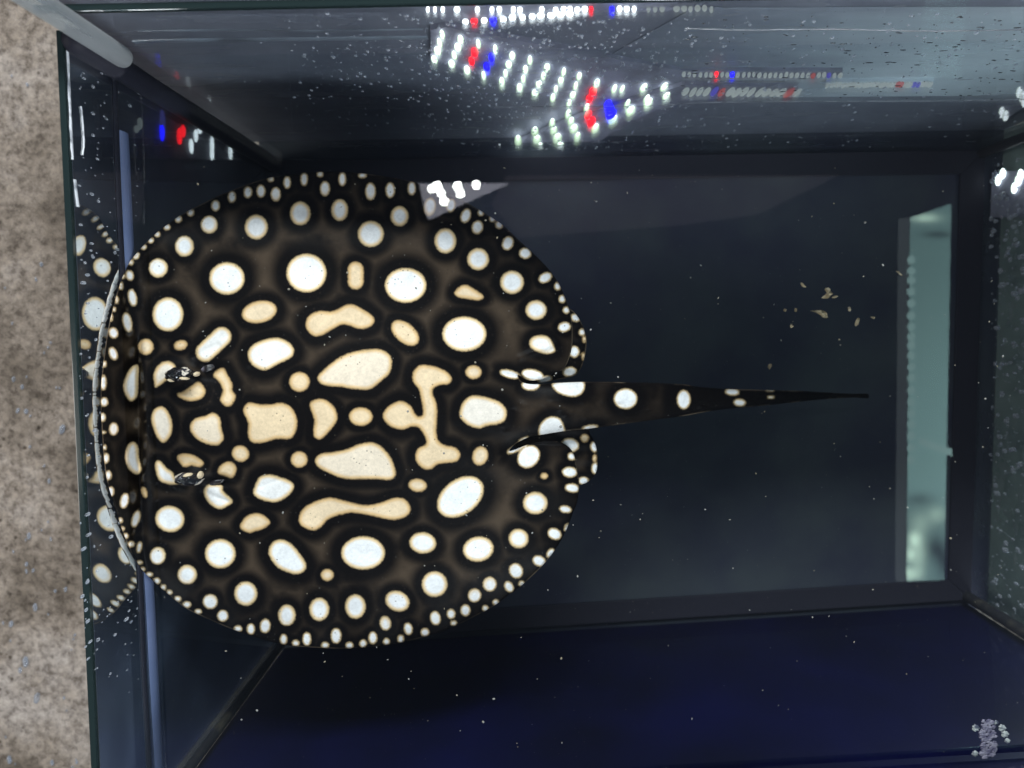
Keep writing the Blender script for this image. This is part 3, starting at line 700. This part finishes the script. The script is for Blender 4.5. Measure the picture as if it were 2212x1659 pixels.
body = keep(link('body', me, M_skin, None, True), ray)

# eyes: wrinkled domes with cream highlights in the colour
m, nt, out = new_mat('glossy_dark_eye'); L = nt.links.new
tc = N(nt, 'ShaderNodeTexCoord')
wv = N(nt, 'ShaderNodeTexNoise'); setin(wv, Scale=85.0, Detail=2.5, Distortion=1.6); L(tc.outputs['Object'], wv.inputs['Vector'])
rr = ramp(nt, [(0.48, (0.008, 0.008, 0.010)), (0.54, (0.05, 0.045, 0.055)), (0.59, (0.78, 0.68, 0.56)), (0.68, (0.20, 0.18, 0.19))]); L(wv.outputs['Fac'], rr.inputs['Fac'])
bs = N(nt, 'ShaderNodeBsdfPrincipled'); setin(bs, Roughness=0.10); L(rr.outputs['Color'], bs.inputs['Base Color'])
bp = N(nt, 'ShaderNodeBump'); setin(bp, Strength=0.8, Distance=0.001); L(wv.outputs['Fac'], bp.inputs['Height']); L(bp.outputs['Normal'], bs.inputs['Normal'])
L(bs.outputs[0], out.inputs[0]); M_eye = m
def surf(u, v):
    i = np.argmin(np.hypot(P1[:, 0]-u, P1[:, 1]-v)); return V1[i]
def dome(name, u, v, ru, rv, h, tilt, mat, parent, lift=0.0):
    bm = bmesh.new(); bmesh.ops.create_uvsphere(bm, u_segments=28, v_segments=16, radius=1.0)
    z = float(surf(u, v)[2]) + lift; s = (HC - z)/F
    c, s_ = math.cos(math.radians(-tilt)), math.sin(math.radians(-tilt))
    p = pt(u, v, z)
    for q in bm.verts:
        wr = 1 + 0.10*math.sin(9*q.co.x + 4*q.co.y) * math.cos(7*q.co.y)
        x, y, zz = q.co.x*ru*s*wr, q.co.y*rv*s*wr, q.co.z*h*wr
        q.co = Vector((p[0] + x*c - y*s_, p[1] + x*s_ + y*c, p[2] + zz))
    mm_ = bpy.data.meshes.new(name); bm.to_mesh(mm_); bm.free()
    return keep(link(name, mm_, mat, None, True), parent)
M_spir = principled('lavender_grey_fold', (0.016, 0.013, 0.014), 0.3, 0.5, noise=(55, (0.33, 0.29, 0.34), 0.50, 0.58), bump=(160, 0.6))  # lavender mottle is the glint of the fold, put into the colour
M_eye_hl = principled('cream_highlight', (0.78, 0.62, 0.42), 0.4, 0.3)  # small cream domes, eye highlights put into the colour
for (eu, ev, tl, side) in ((387, 808, -4, 1), (408, 1034, 4, -1)):
    e_ = dome('eye', eu, ev, 31, 15, 0.0062, tl, M_eye, ray, -0.0006)
    for (lu, lv, la, lb_, lt) in (((371, 820, 7, 5, 10), (398, 817, 10, 3.5, 8), (425, 808, 5, 6, 60)) if side == 1 else ((406, 1026, 10, 4, -8), (433, 1026, 5, 8, 0), (398, 1040, 7, 3, 30))):
        eye_hl = dome('eye_highlight', lu, lv, la, lb_, 0.0030, lt, M_eye_hl, e_, 0.0022)
        eye_hl.parent = e_; eye_hl.matrix_parent_inverse = (Matrix.Translation(ray.location) @ e_.matrix_parent_inverse).inverted()
dome('spiracle', 448, 797, 23, 11, 0.0034, -32, M_spir, ray, -0.0012)
dome('spiracle', 460, 1042, 28, 8, 0.0026, -14, M_spir, ray, -0.0012)
# ------------------------------------------------------------------ LED reflections in the panes, built as glowing chips behind the glass
def led_mat(name, core, edge, strength, edge_strength):
    m, nt, out = new_mat(name); L = nt.links.new
    lw = N(nt, 'ShaderNodeLayerWeight'); lw.inputs['Blend'].default_value = 0.5
    r = ramp(nt, [(0.45, tuple(c*1.0 for c in core)), (0.75, edge)]); L(lw.outputs['Facing'], r.inputs['Fac'])
    q = ramp(nt, [(0.40, (1, 1, 1)), (0.80, (edge_strength,)*3)]); L(lw.outputs['Facing'], q.inputs['Fac'])
    mu = N(nt, 'ShaderNodeMath', _operation='MULTIPLY'); L(q.outputs['Color'], mu.inputs[0]); mu.inputs[1].default_value = strength
    e = N(nt, 'ShaderNodeEmission'); L(r.outputs['Color'], e.inputs['Color']); L(mu.outputs[0], e.inputs['Strength']); L(e.outputs[0], out.inputs[0])
    return m
M_white = led_mat('white_led_reflection', (0.90, 0.96, 1.0), (0.72, 1.0, 0.62), 4.5, 0.13)
M_red = emitter('red_led', (1.0, 0.008, 0.015), 5.0)
M_blue = emitter('blue_led', (0.008, 0.006, 1.0), 6.0)
M_plate = principled('grey_reflection_plate', (0.30, 0.30, 0.38), 0.6, 0.2, noise=(60, (0.20, 0.20, 0.25), 0.4, 0.65))
M_dimled = emitter('faint_white_led', (0.85, 0.95, 0.95), 0.40)
M_dimred = emitter('faint_red_led', (1.0, 0.25, 0.25), 0.4)
M_dimblue = emitter('faint_blue_led', (0.22, 0.2, 1.0), 0.45)
bm = bmesh.new(); bmesh.ops.create_uvsphere(bm, u_segments=14, v_segments=8, radius=1.0)
chip_me = {}
for k, mt in (('w', M_white), ('r', M_red), ('b', M_blue), ('d', M_dimled), ('s', M_dimred), ('c', M_dimblue)):
    q = bpy.data.meshes.new('led_chip'); bm.to_mesh(q); q.materials.append(mt); q.polygons.foreach_set('use_smooth', [True]*len(q.polygons)); chip_me[k] = q
bm.free()
def build_led_reflection(label, p0, nrm, gap, chips, plate, group=None, depth=0.0016, plate_mat=None):
    """chips: (u, v, ru, rv, kind) seen through the pane; plate: outline on the same sheet"""
    q0 = p0 + nrm*gap
    ex = np.array([-nrm[1], nrm[0], 0.0]); ez = np.array([0, 0, 1.0])
    pl = np.array([on_wall(u, v, q0, nrm) for u, v in plate]); c = pl.mean(0)
    root = empty('led_reflection', tuple(map(float, c)), label, 'light panel', group)  # stands in for LEDs reflected in the pane
    nn = len(pl); vs = [*(pl + nrm*0.0012), *(pl + nrm*0.0042)]
    fs = [tuple(range(nn)), tuple(range(2*nn-1, nn-1, -1))] + [(i, nn+i, nn+(i+1) % nn, (i+1) % nn) for i in range(nn)]
    bm = bmesh.new(); bv = [bm.verts.new(tuple(map(float, v))) for v in vs]
    for f in fs: bm.faces.new([bv[i] for i in f])
    bmesh.ops.recalc_face_normals(bm, faces=bm.faces)
    me_ = bpy.data.meshes.new('reflection_plate'); bm.to_mesh(me_); bm.free()
    keep(link('reflection_plate', me_, plate_mat or M_plate), root)
    for (u, v, ru, rv, k) in chips:
        ru *= rng.uniform(.8, 1.15); rv *= rng.uniform(.85, 1.12); u += rng.normal(0, .8); v += rng.normal(0, .8)
        o = bpy.data.objects.new('led_chip', chip_me[k]); COL.objects.link(o)  # stands in for a chip reflected in the pane
        a = on_wall(u, v, q0, nrm)
        wu = np.linalg.norm(on_wall(u+ru, v, q0, nrm) - a); wv_ = np.linalg.norm(on_wall(u, v+rv, q0, nrm) - a)
        mt = Matrix([[ex[0]*wu, nrm[0]*depth, 0, a[0]], [ex[1]*wu, nrm[1]*depth, 0, a[1]], [0, 0, wv_, a[2]], [0, 0, 0, 1]])
        o.parent = root; o.matrix_parent_inverse = Matrix.Translation(-root.location); o.matrix_basis = mt
    return root
def B(rows, ru, rv):
    return [(*cv(TB, x, y), ru, rv, k) for x, y, k in rows]
def col_of(top, bot, kinds, sag=0):
    nn = len(kinds); return [(top[0]+(bot[0]-top[0])*i/(nn-1), top[1]+(bot[1]-top[1])*i/(nn-1), kinds[i]) for i in range(nn)]
up_rows = []
for t, b, k in (((650,225),(603,385),'wwww'), ((772,255),(712,415),'wwww'), ((885,285),(818,455),'wrrw'), ((993,320),(922,490),'wbbw'), ((1108,360),(1037,530),'wwww'), ((1217,395),(1152,565),'wwww'),
                ((1330,440),(1257,600),'wwww'), ((1438,470),(1366,635),'wwww'), ((1538,500),(1475,672),'wwww'), ((1652,540),(1583,694),'wrrw'), ((1765,575),(1725,680),'wb'), ((1818,578),(1848,672),'ww'), ((1957,570),(1975,640),'ww'), ((2093,562),(2103,622),'ww')):
    up_rows += col_of(t, b, k)
lo_rows = []
for t, b, k in (((1470,740),(1525,887),'wwww'), ((1358,795),(1415,945),'wwww'), ((1250,852),(1284,955),'www'), ((1143,908),(1160,965),'ww'), ((1030,968),(1032,972),'ww'), ((1597,745),(1642,835),'rrw'), ((1738,705),(1760,778),'bbw'), ((1872,715),(1874,719),'ww'), ((1985,668),(1987,672),'ww')):
    lo_rows += col_of(t, b, k)
def line(u0, v0, u1, v1, nn, ru, rv, specials, base='w'):
    return [(u0+(u1-u0)*i/(nn-1), v0+(v1-v0)*i/(nn-1), ru, rv, specials.get(i, base)) for i in range(nn)]
C_ = lambda x, y: (1474.3 + x*K, y*K)
build_led_reflection('upper LED reflection of slanted chip columns, built behind the back pane, its red chips left', F0, n_back, 0.0125,
          B(up_rows, 7.2, 8.2) + line(1478, 161, 1815, 163, 30, 4.0, 2.4, {6: 'r', 9: 'b', 24: 's', 27: 'c'}, 'd'),
          [(930, 70), (962, 64), (1470, 157), (1820, 158), (1820, 167), (1470, 178), (1275, 240), (930, 134)], 'LED reflections built as chips behind the back pane')
build_led_reflection('second LED reflection, mirrored below the first one, its chips cut off by the floor edge', F0, n_back, 0.0112,
          B(lo_rows, 8.8, 9.6) + line(1480, 198, 1720, 201, 16, 6.5, 8.0, {4: 'c', 5: 's', 14: 's'}, 'd'),
          [(1480, 188), (1724, 192), (1724, 209), (1470, 222), (1350, 270), (1260, 335), (1060, 335), (1180, 285), (1300, 238)], 'LED reflections built as chips behind the back pane')
build_led_reflection('thin reflected LED strip with red and blue chips near the right end of the back pane', F0, n_back, 0.0125,
          line(1788, 184, 2010, 183, 26, 3.2, 2.8, {17: 's', 18: 's', 21: 'c', 22: 'c'}, 'd'), [(1784, 181), (2016, 180), (2016, 187), (1784, 188)], plate_mat=M_pale_refl)
build_led_reflection('long LED reflection glinting along the top edge of the back pane', F0, n_back, 0.0125,
          [(*cv(TB, 560+i*46, 62-0.004*i*i), rng.uniform(4, 8), rng.uniform(.4, .9), {6: 'r', 8: 'b', 23: 'r', 26: 'b'}.get(i, 'w' if i < 30 else 'd')) for i in range(42) if rng.random() > .18] +
          [(*cv(TB, 800+i*62, 138-i*4.6), 8, 0.9, {1: 'r', 3: 'b'}.get(i, 'w')) for i in range(12)],
          [(918, 15), (1500, 12), (1500, 30), (1240, 34), (1000, 52), (960, 50), (918, 28)])
A_ = lambda x, y: (x*K, y*K)
build_led_reflection('LED reflection with one blue and one red chip, built behind the left pane', F0, n_left, 0.005,
          [(*A_(1050,800),15,7,'c'), (*A_(1045,850),11,4,'b'), (*A_(1180,845),7,4.5,'r'), (*A_(1160,885),8,3.5,'r'), (*A_(1270,880),6.4,3.0,'w'), (*A_(1290,835),4.800000000000001,2.0,'w'), (*A_(1235,945),6.4,3.5,'w'),
           (*A_(1370,940),7.2,4.0,'w'), (*A_(1368,1000),7.2,3.5,'w'), (*A_(1490,985),7.2,4.0,'w'), (*A_(905,800),6,3,'d'), (*A_(880,835),5,3,'d')],
          [(215, 215), (330, 205), (535, 330), (530, 345), (225, 345)])
build_led_reflection('reflected LED chips, built behind the droplet-covered right pane', F1, n_right, 0.004,
          [(2166, 376, 9, 8, 'w'), (2157, 389, 9, 8, 'w'), (2204, 378, 9, 8, 'w'), (2200, 390, 10, 9, 'w'), (2192, 404, 10, 9, 'w')],
          [(2140, 372), (2230, 366), (2230, 470), (2136, 470)])

# ------------------------------------------------------------------ lamps above, seen only mirrored in the water
def overhead(u, v, zv):
    p = pt(np.array(u, float), np.array(v, float), zv); p[..., 2] = 2*ZW - p[..., 2]; return p
ZV = -0.42
def slab(name, pts, mat, parent, t=0.006):
    nn = len(pts); vs = [*pts, *(pts + np.array([0, 0, t]))]
    fs = [tuple(range(nn)), tuple(range(2*nn-1, nn-1, -1))] + [(i, nn+i, nn+(i+1) % nn, (i+1) % nn) for i in range(nn)]
    bm = bmesh.new(); bv = [bm.verts.new(tuple(map(float, v))) for v in vs]
    for f in fs: bm.faces.new([bv[i] for i in f])
    bmesh.ops.recalc_face_normals(bm, faces=bm.faces)
    me_ = bpy.data.meshes.new(name); bm.to_mesh(me_); bm.free()
    return keep(link(name, me_, mat), parent)
M_plate_lit = emitter('lit_lamp_diffuser', (0.86, 0.86, 1.0), 5.0)
M_chip_hot = emitter('bright_white_led', (0.95, 1.0, 0.95), 75.0)
tri = overhead([905, 1098, 925, 918], [396, 396, 474, 455], ZV)
lamp = empty('hanging_led_lamp', tuple(map(float, tri.mean(0))), 'white LED lamp above the tank, mirrored in the water over the ray', 'lamp')
slab('lamp_diffuser', tri, M_plate_lit, lamp)
for (u, v) in ((945, 402), (988, 402), (1029, 400), (953, 418), (995, 419), (960, 435), (934, 408)):
    p = overhead([u], [v], ZV)[0]; r = 9.5*(HC - ZV)/F
    bm = bmesh.new(); bmesh.ops.create_uvsphere(bm, u_segments=14, v_segments=8, radius=r)
    for q in bm.verts: q.co = Vector((q.co.x + p[0], q.co.y + p[1], q.co.z*0.3 + p[2] - 0.003))
    me_ = bpy.data.meshes.new('led_chip'); bm.to_mesh(me_); bm.free()
    keep(link('led_chip', me_, M_chip_hot), lamp)
M_glow_panel = emitter('dim_added_glow', (0.75, 0.72, 0.85), 0.42)  # glowing panel added overhead to brighten a patch of the water
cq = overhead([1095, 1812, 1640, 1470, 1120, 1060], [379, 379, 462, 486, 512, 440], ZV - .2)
glow_p = slab('added_glow_panel', cq, M_glow_panel, lamp); glow_p.parent = None; glow_p.matrix_parent_inverse = Matrix.Identity(4)
tag(glow_p, 'dim glowing panel added overhead, mirrored faintly in the water beyond the ray', 'glow panel')
# glowing teal panel overhead, its glow patches put into the emission colour
m, nt, out = new_mat('glowing_teal'); L = nt.links.new
rr = N(nt, 'ShaderNodeAttribute'); rr.attribute_name = 'glow_colour'
em = N(nt, 'ShaderNodeEmission'); em.inputs['Strength'].default_value = 11.0; L(rr.outputs['Color'], em.inputs['Color']); L(em.outputs[0], out.inputs[0]); M_teal = m
M_teal_pale = emitter('pale_teal_glow', (0.27, 0.44, 0.43), 11.0)
M_glow = emitter('cream_glow', (0.72, 0.90, 0.74), 16.0)
M_dim = emitter('dim_grey_glow', (0.20, 0.24, 0.26), 3.0)
q = overhead([1966, 2055, 2055, 2038, 1958], [468, 441, 800, 1252, 1256], ZV)
teal_root = empty('teal_panel', tuple(map(float, q.mean(0))), 'glowing teal panel higher up, mirrored as a tall strip in the water', 'tank')  # a plain glowing panel overhead
ga, gb = np.meshgrid(np.linspace(0, 1, 25), np.linspace(0, 1, 141), indexing='ij')
lft = lambda t: (1966 - 8*t, 470 + 786*t); rgt = lambda t: (2055 - 15*t, 440 + 813*t)
gu = (1-ga)*lft(gb)[0] + ga*rgt(gb)[0]; gv = (1-ga)*lft(gb)[1] + ga*rgt(gb)[1]
gp = overhead(gu.ravel(), gv.ravel(), ZV)
gfs = [(i_*141+j_, (i_+1)*141+j_, (i_+1)*141+j_+1, i_*141+j_+1) for i_ in range(24) for j_ in range(140)]
gme = mesh('glass_front', gp, gfs)
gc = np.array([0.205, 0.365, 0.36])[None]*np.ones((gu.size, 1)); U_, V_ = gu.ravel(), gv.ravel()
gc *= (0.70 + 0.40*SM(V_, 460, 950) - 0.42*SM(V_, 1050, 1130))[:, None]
def glow(cx, cy, sx, sy, col, k): 
    global gc
    gc = gc + k*np.exp(-(((U_-cx)/sx)**2 + ((V_-cy)/sy)**2))[:, None]*1.35*np.array(col)[None]
pale = (0.62, 0.85, 0.66)
for g_ in ((1998, 471, 30, 9, pale, .6), (1975, 1165, 13, 15, pale, .75), (1966, 1198, 11, 15, pale, .7), (1984, 1195, 16, 42, pale, .45), (1962, 1240, 24, 14, pale, .7), (1988, 1130, 24, 24, pale, .25), (2025, 1112, 20, 18, pale, .3)):
    glow(*g_)
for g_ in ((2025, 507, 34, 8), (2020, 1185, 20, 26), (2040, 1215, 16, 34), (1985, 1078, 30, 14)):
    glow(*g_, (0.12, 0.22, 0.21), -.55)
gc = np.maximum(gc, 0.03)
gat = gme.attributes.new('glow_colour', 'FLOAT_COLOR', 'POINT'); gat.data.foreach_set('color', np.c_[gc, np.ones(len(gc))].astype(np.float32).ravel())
keep(link('glass_front', gme, M_teal), teal_root)
slab('dim_side_strip', overhead([1945, 1965, 1957, 1938], [472, 470, 1256, 1256], ZV), M_dim, teal_root)
def blob(name, pts, mat, parent, dz=-0.004, rsc=None):
    for (u, v, ru, rv) in pts:
        p = overhead([u], [v], ZV)[0]; s = (HC - ZV)/F
        bm = bmesh.new(); bmesh.ops.create_uvsphere(bm, u_segments=16, v_segments=8, radius=1)
        for k in bm.verts: k.co = Vector((k.co.x*ru*s + p[0], k.co.y*rv*s + p[1], k.co.z*0.003 + p[2] + dz))
        me_ = bpy.data.meshes.new(name); bm.to_mesh(me_); bm.free()
        keep(link(name, me_, mat), parent)
blob('pale_teal_dots', [(1965, y, 9, 9) for y in (562, 586, 606, 630, 656, 682, 706, 728, 746, 768, 792, 816, 842, 868, 892, 916, 940, 966, 992)], M_teal_pale, teal_root)
slab('pale_end_strip', overhead([1985, 1978, 1986, 2050, 2050], [944, 952, 960, 984, 968], ZV) + np.array([0, 0, -0.008]), M_teal_pale, teal_root, 0.003)

# ------------------------------------------------------------------ droplets on the panes, specks in the water
m, nt, out = new_mat('water_drop'); L = nt.links.new
tr = N(nt, 'ShaderNodeBsdfTransparent'); tr.inputs['Color'].default_value = (0.8, 0.83, 0.88, 1)
pb = N(nt, 'ShaderNodeBsdfPrincipled'); pb.inputs['Base Color'].default_value = (0.58, 0.62, 0.68, 1); setin(pb, Roughness=0.08); pb.inputs['Specular IOR Level'].default_value = 1.0
lw = N(nt, 'ShaderNodeLayerWeight'); lw.inputs['Blend'].default_value = 0.45
ma = N(nt, 'ShaderNodeMapRange'); ma.inputs['To Min'].default_value = 0.12; ma.inputs['To Max'].default_value = 0.8; L(lw.outputs['Facing'], ma.inputs['Value'])
mx = N(nt, 'ShaderNodeMixShader'); L(ma.outputs[0], mx.inputs[0]); L(tr.outputs[0], mx.inputs[1]); L(pb.outputs[0], mx.inputs[2]); L(mx.outputs[0], out.inputs[0]); M_drop = m
bm = bmesh.new(); bmesh.ops.create_icosphere(bm, subdivisions=1, radius=1.0)
ico_v = np.array([v.co[:] for v in bm.verts]); ico_f = np.array([[v.index for v in f.verts] for f in bm.faces]); bm.free()
def cluster(name, items, mat, parent=None):
    """items: (centre, ax, ay, az) three half-axis vectors each"""
    vs = []; fs = []
    for k, (c, ax, ay, az) in enumerate(items):
        vs.append(c + ico_v[:, :1]*ax + ico_v[:, 1:2]*ay + ico_v[:, 2:]*az); fs.append(ico_f + k*len(ico_v))
    o = link(name, mesh(name, np.concatenate(vs), np.concatenate(fs)), mat, None, True)
    if parent is not None: keep(o, parent)
    o['kind'] = 'stuff'
    return o
def drops(p0, nrm, sampler, count, rmin, rmax, stretch):
    ex = np.array([-nrm[1], nrm[0], 0.0]); ez = np.array([0, 0, 1.0]); items = []
    while len(items) < count:
        u, v = sampler(); a = on_wall(u, v, p0, nrm)
        r = rmin + (rmax-rmin)*rng.random()**3; s = 1 + (stretch-1)*rng.random()
        items.append((a - nrm*r*0.15, ex*r, nrm*r*0.45, ez*r*s))
    return items
def samp_back():
    if rng.random() < 0.65: return rng.normal(1180, 230), rng.uniform(40, 325)
    return rng.uniform(600, 2200), rng.uniform(20, 320)
it = drops(F0, n_back, samp_back, 2600, .00022, .0011, 2.2)
it += drops(F1, n_right, lambda: (rng.uniform(2140, 2230), rng.uniform(340, 1330)), 420, .0005, .0026, 2.4)
it += drops(F0, n_left, lambda: (rng.uniform(170, 300), rng.uniform(150, 1500)), 260, .0003, .0010, 3.0)
cluster('water_droplets', it, M_drop, aq)
ex_ = np.array([-n_back[1], n_back[0], 0.0]); it = []
for k in range(190):
    u, v = 2230 - 760*rng.random()**1.3, rng.uniform(34, 215)
    a = on_wall(u, v, F0, n_back); r = .00035 + .0022*rng.random()**3; tl = rng.normal(.12, .18)
    ax = ex_*math.cos(tl) + np.array([0, 0, 1.0])*math.sin(tl); az = -ex_*math.sin(tl) + np.array([0, 0, 1.0])*math.cos(tl)
    it.append((a - n_back*.0001, ax*r, n_back*.00025, az*(.0003 + .0003*rng.random())))
cluster('dark_drips', it, principled('dark_drip', (0.02, 0.023, 0.03), 0.15, 0.6), aq)
it = []
for k in range(90):
    p = F0 + (F1-F0)*rng.random() + n_back*rng.uniform(.007, .03); r = .0004 + .0012*rng.random()**3
    it.append((up(p, ZB + .0041), np.array([1.7, 0, 0])*r, np.array([0, 1, 0])*r, np.array([0, 0, .4])*r))
cluster('rim_droplets', it, principled('pale_droplet', (0.62, 0.60, 0.54), 0.2, 0.6), aq)
it = []
for k in range(70):
    u, v = rng.uniform(4, 205), 1659 - 1500*rng.random()**1.6
    if u > 60 + v*0.085: continue
    c = pt(u, v, -.0128); r = .0007 + .0022*rng.random()**2; a = rng.normal(1.45, .25)
    it.append((c, np.array([math.cos(a), math.sin(a), 0])*r*rng.uniform(1.3, 2.4), np.array([-math.sin(a), math.cos(a), 0])*r, np.array([0, 0, 1.0])*r*.5))
tag(cluster('spilled_drops', it, M_drop), 'scattered water drops lying on the brown stone', 'water drops')
M_speck = principled('pale_speck', (0.27, 0.265, 0.25), 0.6, 0.4, noise=(300, (0.25, 0.21, 0.14), 0.45, 0.6))
it = []
for k in range(1250):
    u, v = rng.uniform(330, 2200), rng.uniform(360, 1640)
    z = ZW - 0.001 - 0.02*rng.random()**2
    if u > 1250: z = ZW - 0.14*rng.random()
    c = pt(u, v, z); r = 0.00012 + 0.0008*rng.random()**8; a = rng.uniform(0, 6.28); st = rng.uniform(0.35, 1)
    it.append((c, np.array([math.cos(a), math.sin(a), 0])*r, np.array([-math.sin(a), math.cos(a), 0])*r*st, np.array([0, 0, 1.0])*r*0.4))
tag(cluster('floating_specks', it, M_speck), 'fine pale specks drifting through the water', 'debris')
# flakes of food
M_flake = principled('tan_flake', (0.30, 0.23, 0.13), 0.7, 0.2, noise=(400, (0.5, 0.42, 0.28), 0.4, 0.65), bump=(500, 0.6))
def flake(name, pts, z, label, cat, group=None, mat=M_flake):
    p = np.array(pts, float); c = p.mean(0); pl = catmull(p, 2)
    q = pt(pl[:, 0], pl[:, 1], z); zz = 0.0007*rng.normal(size=len(q))
    nn = len(q); cen = q.mean(0)
    top = q + np.array([0, 0, 1])*zz[:, None]; bot = top - np.array([0, 0, .0005])
    vs = [*top, *bot, cen + (0, 0, .0009), cen - (0, 0, .0008)]
    fs = [(i, (i+1) % nn, 2*nn) for i in range(nn)] + [(nn+(i+1) % nn, nn+i, 2*nn+1) for i in range(nn)] + [((i+1) % nn, i, nn+i, nn+(i+1) % nn) for i in range(nn)]
    o = link(name, mesh(name, vs, fs), mat)
    return tag(o, label, cat, group)
FT = lambda *pp: [cv(TF, *q) for q in pp]
flake('food_flake', FT((920,215),(945,205),(962,225),(970,245),(950,262),(935,275),(903,272),(925,250),(940,235)), .10, 'hook-shaped tan flake, topmost of the crumbs right of the tail', 'flake')
flake('food_flake', FT((965,268),(990,255),(1012,262),(985,273)), .10, 'small tan crumb touching the lower right of the hook-shaped flake', 'flake')
flake('food_flake', FT((825,355),(870,352),(915,352),(935,370),(942,398),(920,400),(898,388),(870,366)), .10, 'largest long tan flake, below the hook-shaped flake', 'flake')
flake('food_flake', FT((765,172),(785,178),(803,200),(788,202),(770,190)), .10, 'slanted tan flake left of the hook-shaped flake', 'flake')
flake('food_flake', FT((1072,335),(1085,330),(1092,352),(1078,358)), .10, 'pale crumb right of the largest long flake', 'flake')
flake('food_flake', FT((1125,405),(1148,403),(1140,430),(1125,455),(1118,435)), .10, 'narrow upright brown flake lowest at the right of the crumbs', 'flake')
flake('food_flake', FT((1222,395),(1238,393),(1250,402),(1235,408)), .10, 'bright pale crumb farthest right toward the teal strip', 'flake')
flake('food_flake', FT((695,445),(712,440),(720,455),(706,466)), .10, 'tan crumb left of and below the largest long flake', 'flake')
flake('food_flake', FT((660,340),(672,345),(668,360),(658,355)), .10, 'tiny tan crumb, left one of a pair left of the long flake', 'flake')
flake('food_flake', FT((728,338),(740,340),(738,362),(730,358)), .10, 'tiny brown crumb, right one of a pair left of the long flake', 'flake')
flake('food_flake', FT((558,702),(580,700),(572,725),(560,735)), .08, 'wedge-shaped tan crumb just above the tail tip', 'flake')
flake('food_flake', FT((1382,98),(1400,100),(1422,125),(1405,122)), .10, 'brown sliver beside the left edge of the teal strip', 'flake')
# scum of bubbles
M_foam = principled('grey_foam', (0.19, 0.19, 0.25), 0.6, 0.3, noise=(300, (0.07, 0.07, 0.12), 0.42, 0.6))
it = []
oc = [(2122, 1556), (2145, 1555), (2150, 1580), (2152, 1610), (2148, 1632), (2128, 1640), (2118, 1630), (2121, 1605), (2118, 1585)]
poly = np.array(oc, float)
while len(it) < 420:
    u, v = rng.uniform(2112, 2158), rng.uniform(1550, 1645)
    if not inside(np.array([[u, v]]), poly)[0] or math.sin(u*.42+1.3*math.sin(v*.21))*math.sin(v*.27+u*.11) > .38: continue
    r = rng.uniform(.0004, .0014); it.append((pt(u, v, ZW + .0002), np.array([1, .2, 0])*r, np.array([-.1, .6, 0])*r, np.array([0, 0, 1])*r*.22))
foam = cluster('foam_patch', it, M_foam); tag(foam, 'patch of grey foam floating near the front right corner', 'foam')
M_bub = principled('pale_bubble', (0.30, 0.34, 0.34), 0.3, 0.4, noise=(300, (0.05, 0.06, 0.09), 0.45, 0.6))
for (u, v, r, lb) in ((2165, 1572, 8, 'upper of two grey bubbles right of the foam patch'), (2171, 1585, 8, 'lower of two grey bubbles right of the foam patch'), (2108, 1572, 8, 'grey bubble left of the foam patch'),
                      (2152, 1560, 5, 'slim pale bubble touching the top right of the foam patch'), (2176, 1600, 6, 'faint bubble lowest on the right of the foam patch'), (2106, 1628, 7, 'pale bubble below and left of the foam patch')):
    p = pt(u, v, ZW); s = (HC-ZW)/F*r
    bm = bmesh.new(); bmesh.ops.create_icosphere(bm, subdivisions=3, radius=1.0)
    for k in bm.verts:
        jx = 1 + .16*math.sin(5*k.co.x+7*k.co.y+u)
        k.co = Vector((k.co.x*s*jx + p[0], k.co.y*s*jx + p[1], k.co.z*s*.5 + p[2]))
    me_ = bpy.data.meshes.new('bubble'); bm.to_mesh(me_); bm.free()
    tag(link('bubble', me_, M_bub, None, True), lb, 'bubble')

# ------------------------------------------------------------------ clear tube in the near left corner
m, nt, out = new_mat('milky_clear_plastic'); L = nt.links.new
tr = N(nt, 'ShaderNodeBsdfTransparent'); tr.inputs['Color'].default_value = (0.8, 0.85, 0.87, 1)
df = N(nt, 'ShaderNodeBsdfPrincipled'); df.inputs['Base Color'].default_value = (0.42, 0.44, 0.45, 1); setin(df, Roughness=0.3)
lw = N(nt, 'ShaderNodeLayerWeight'); lw.inputs['Blend'].default_value = 0.35
ma = N(nt, 'ShaderNodeMapRange'); ma.inputs['To Min'].default_value = 0.30; ma.inputs['To Max'].default_value = 0.52; L(lw.outputs['Facing'], ma.inputs['Value'])
mx = N(nt, 'ShaderNodeMixShader'); L(ma.outputs[0], mx.inputs[0]); L(tr.outputs[0], mx.inputs[1]); L(df.outputs[0], mx.inputs[2]); L(mx.outputs[0], out.inputs[0])
tp = pt(262, 122, 0.272)
tag(tube('plastic_tube', [up(tp, z) for z in (.272, .30, .33, .36, .40)], 0.0047, m, None, 20), 'blurred clear plastic tube rising out of the top left corner', 'tube')
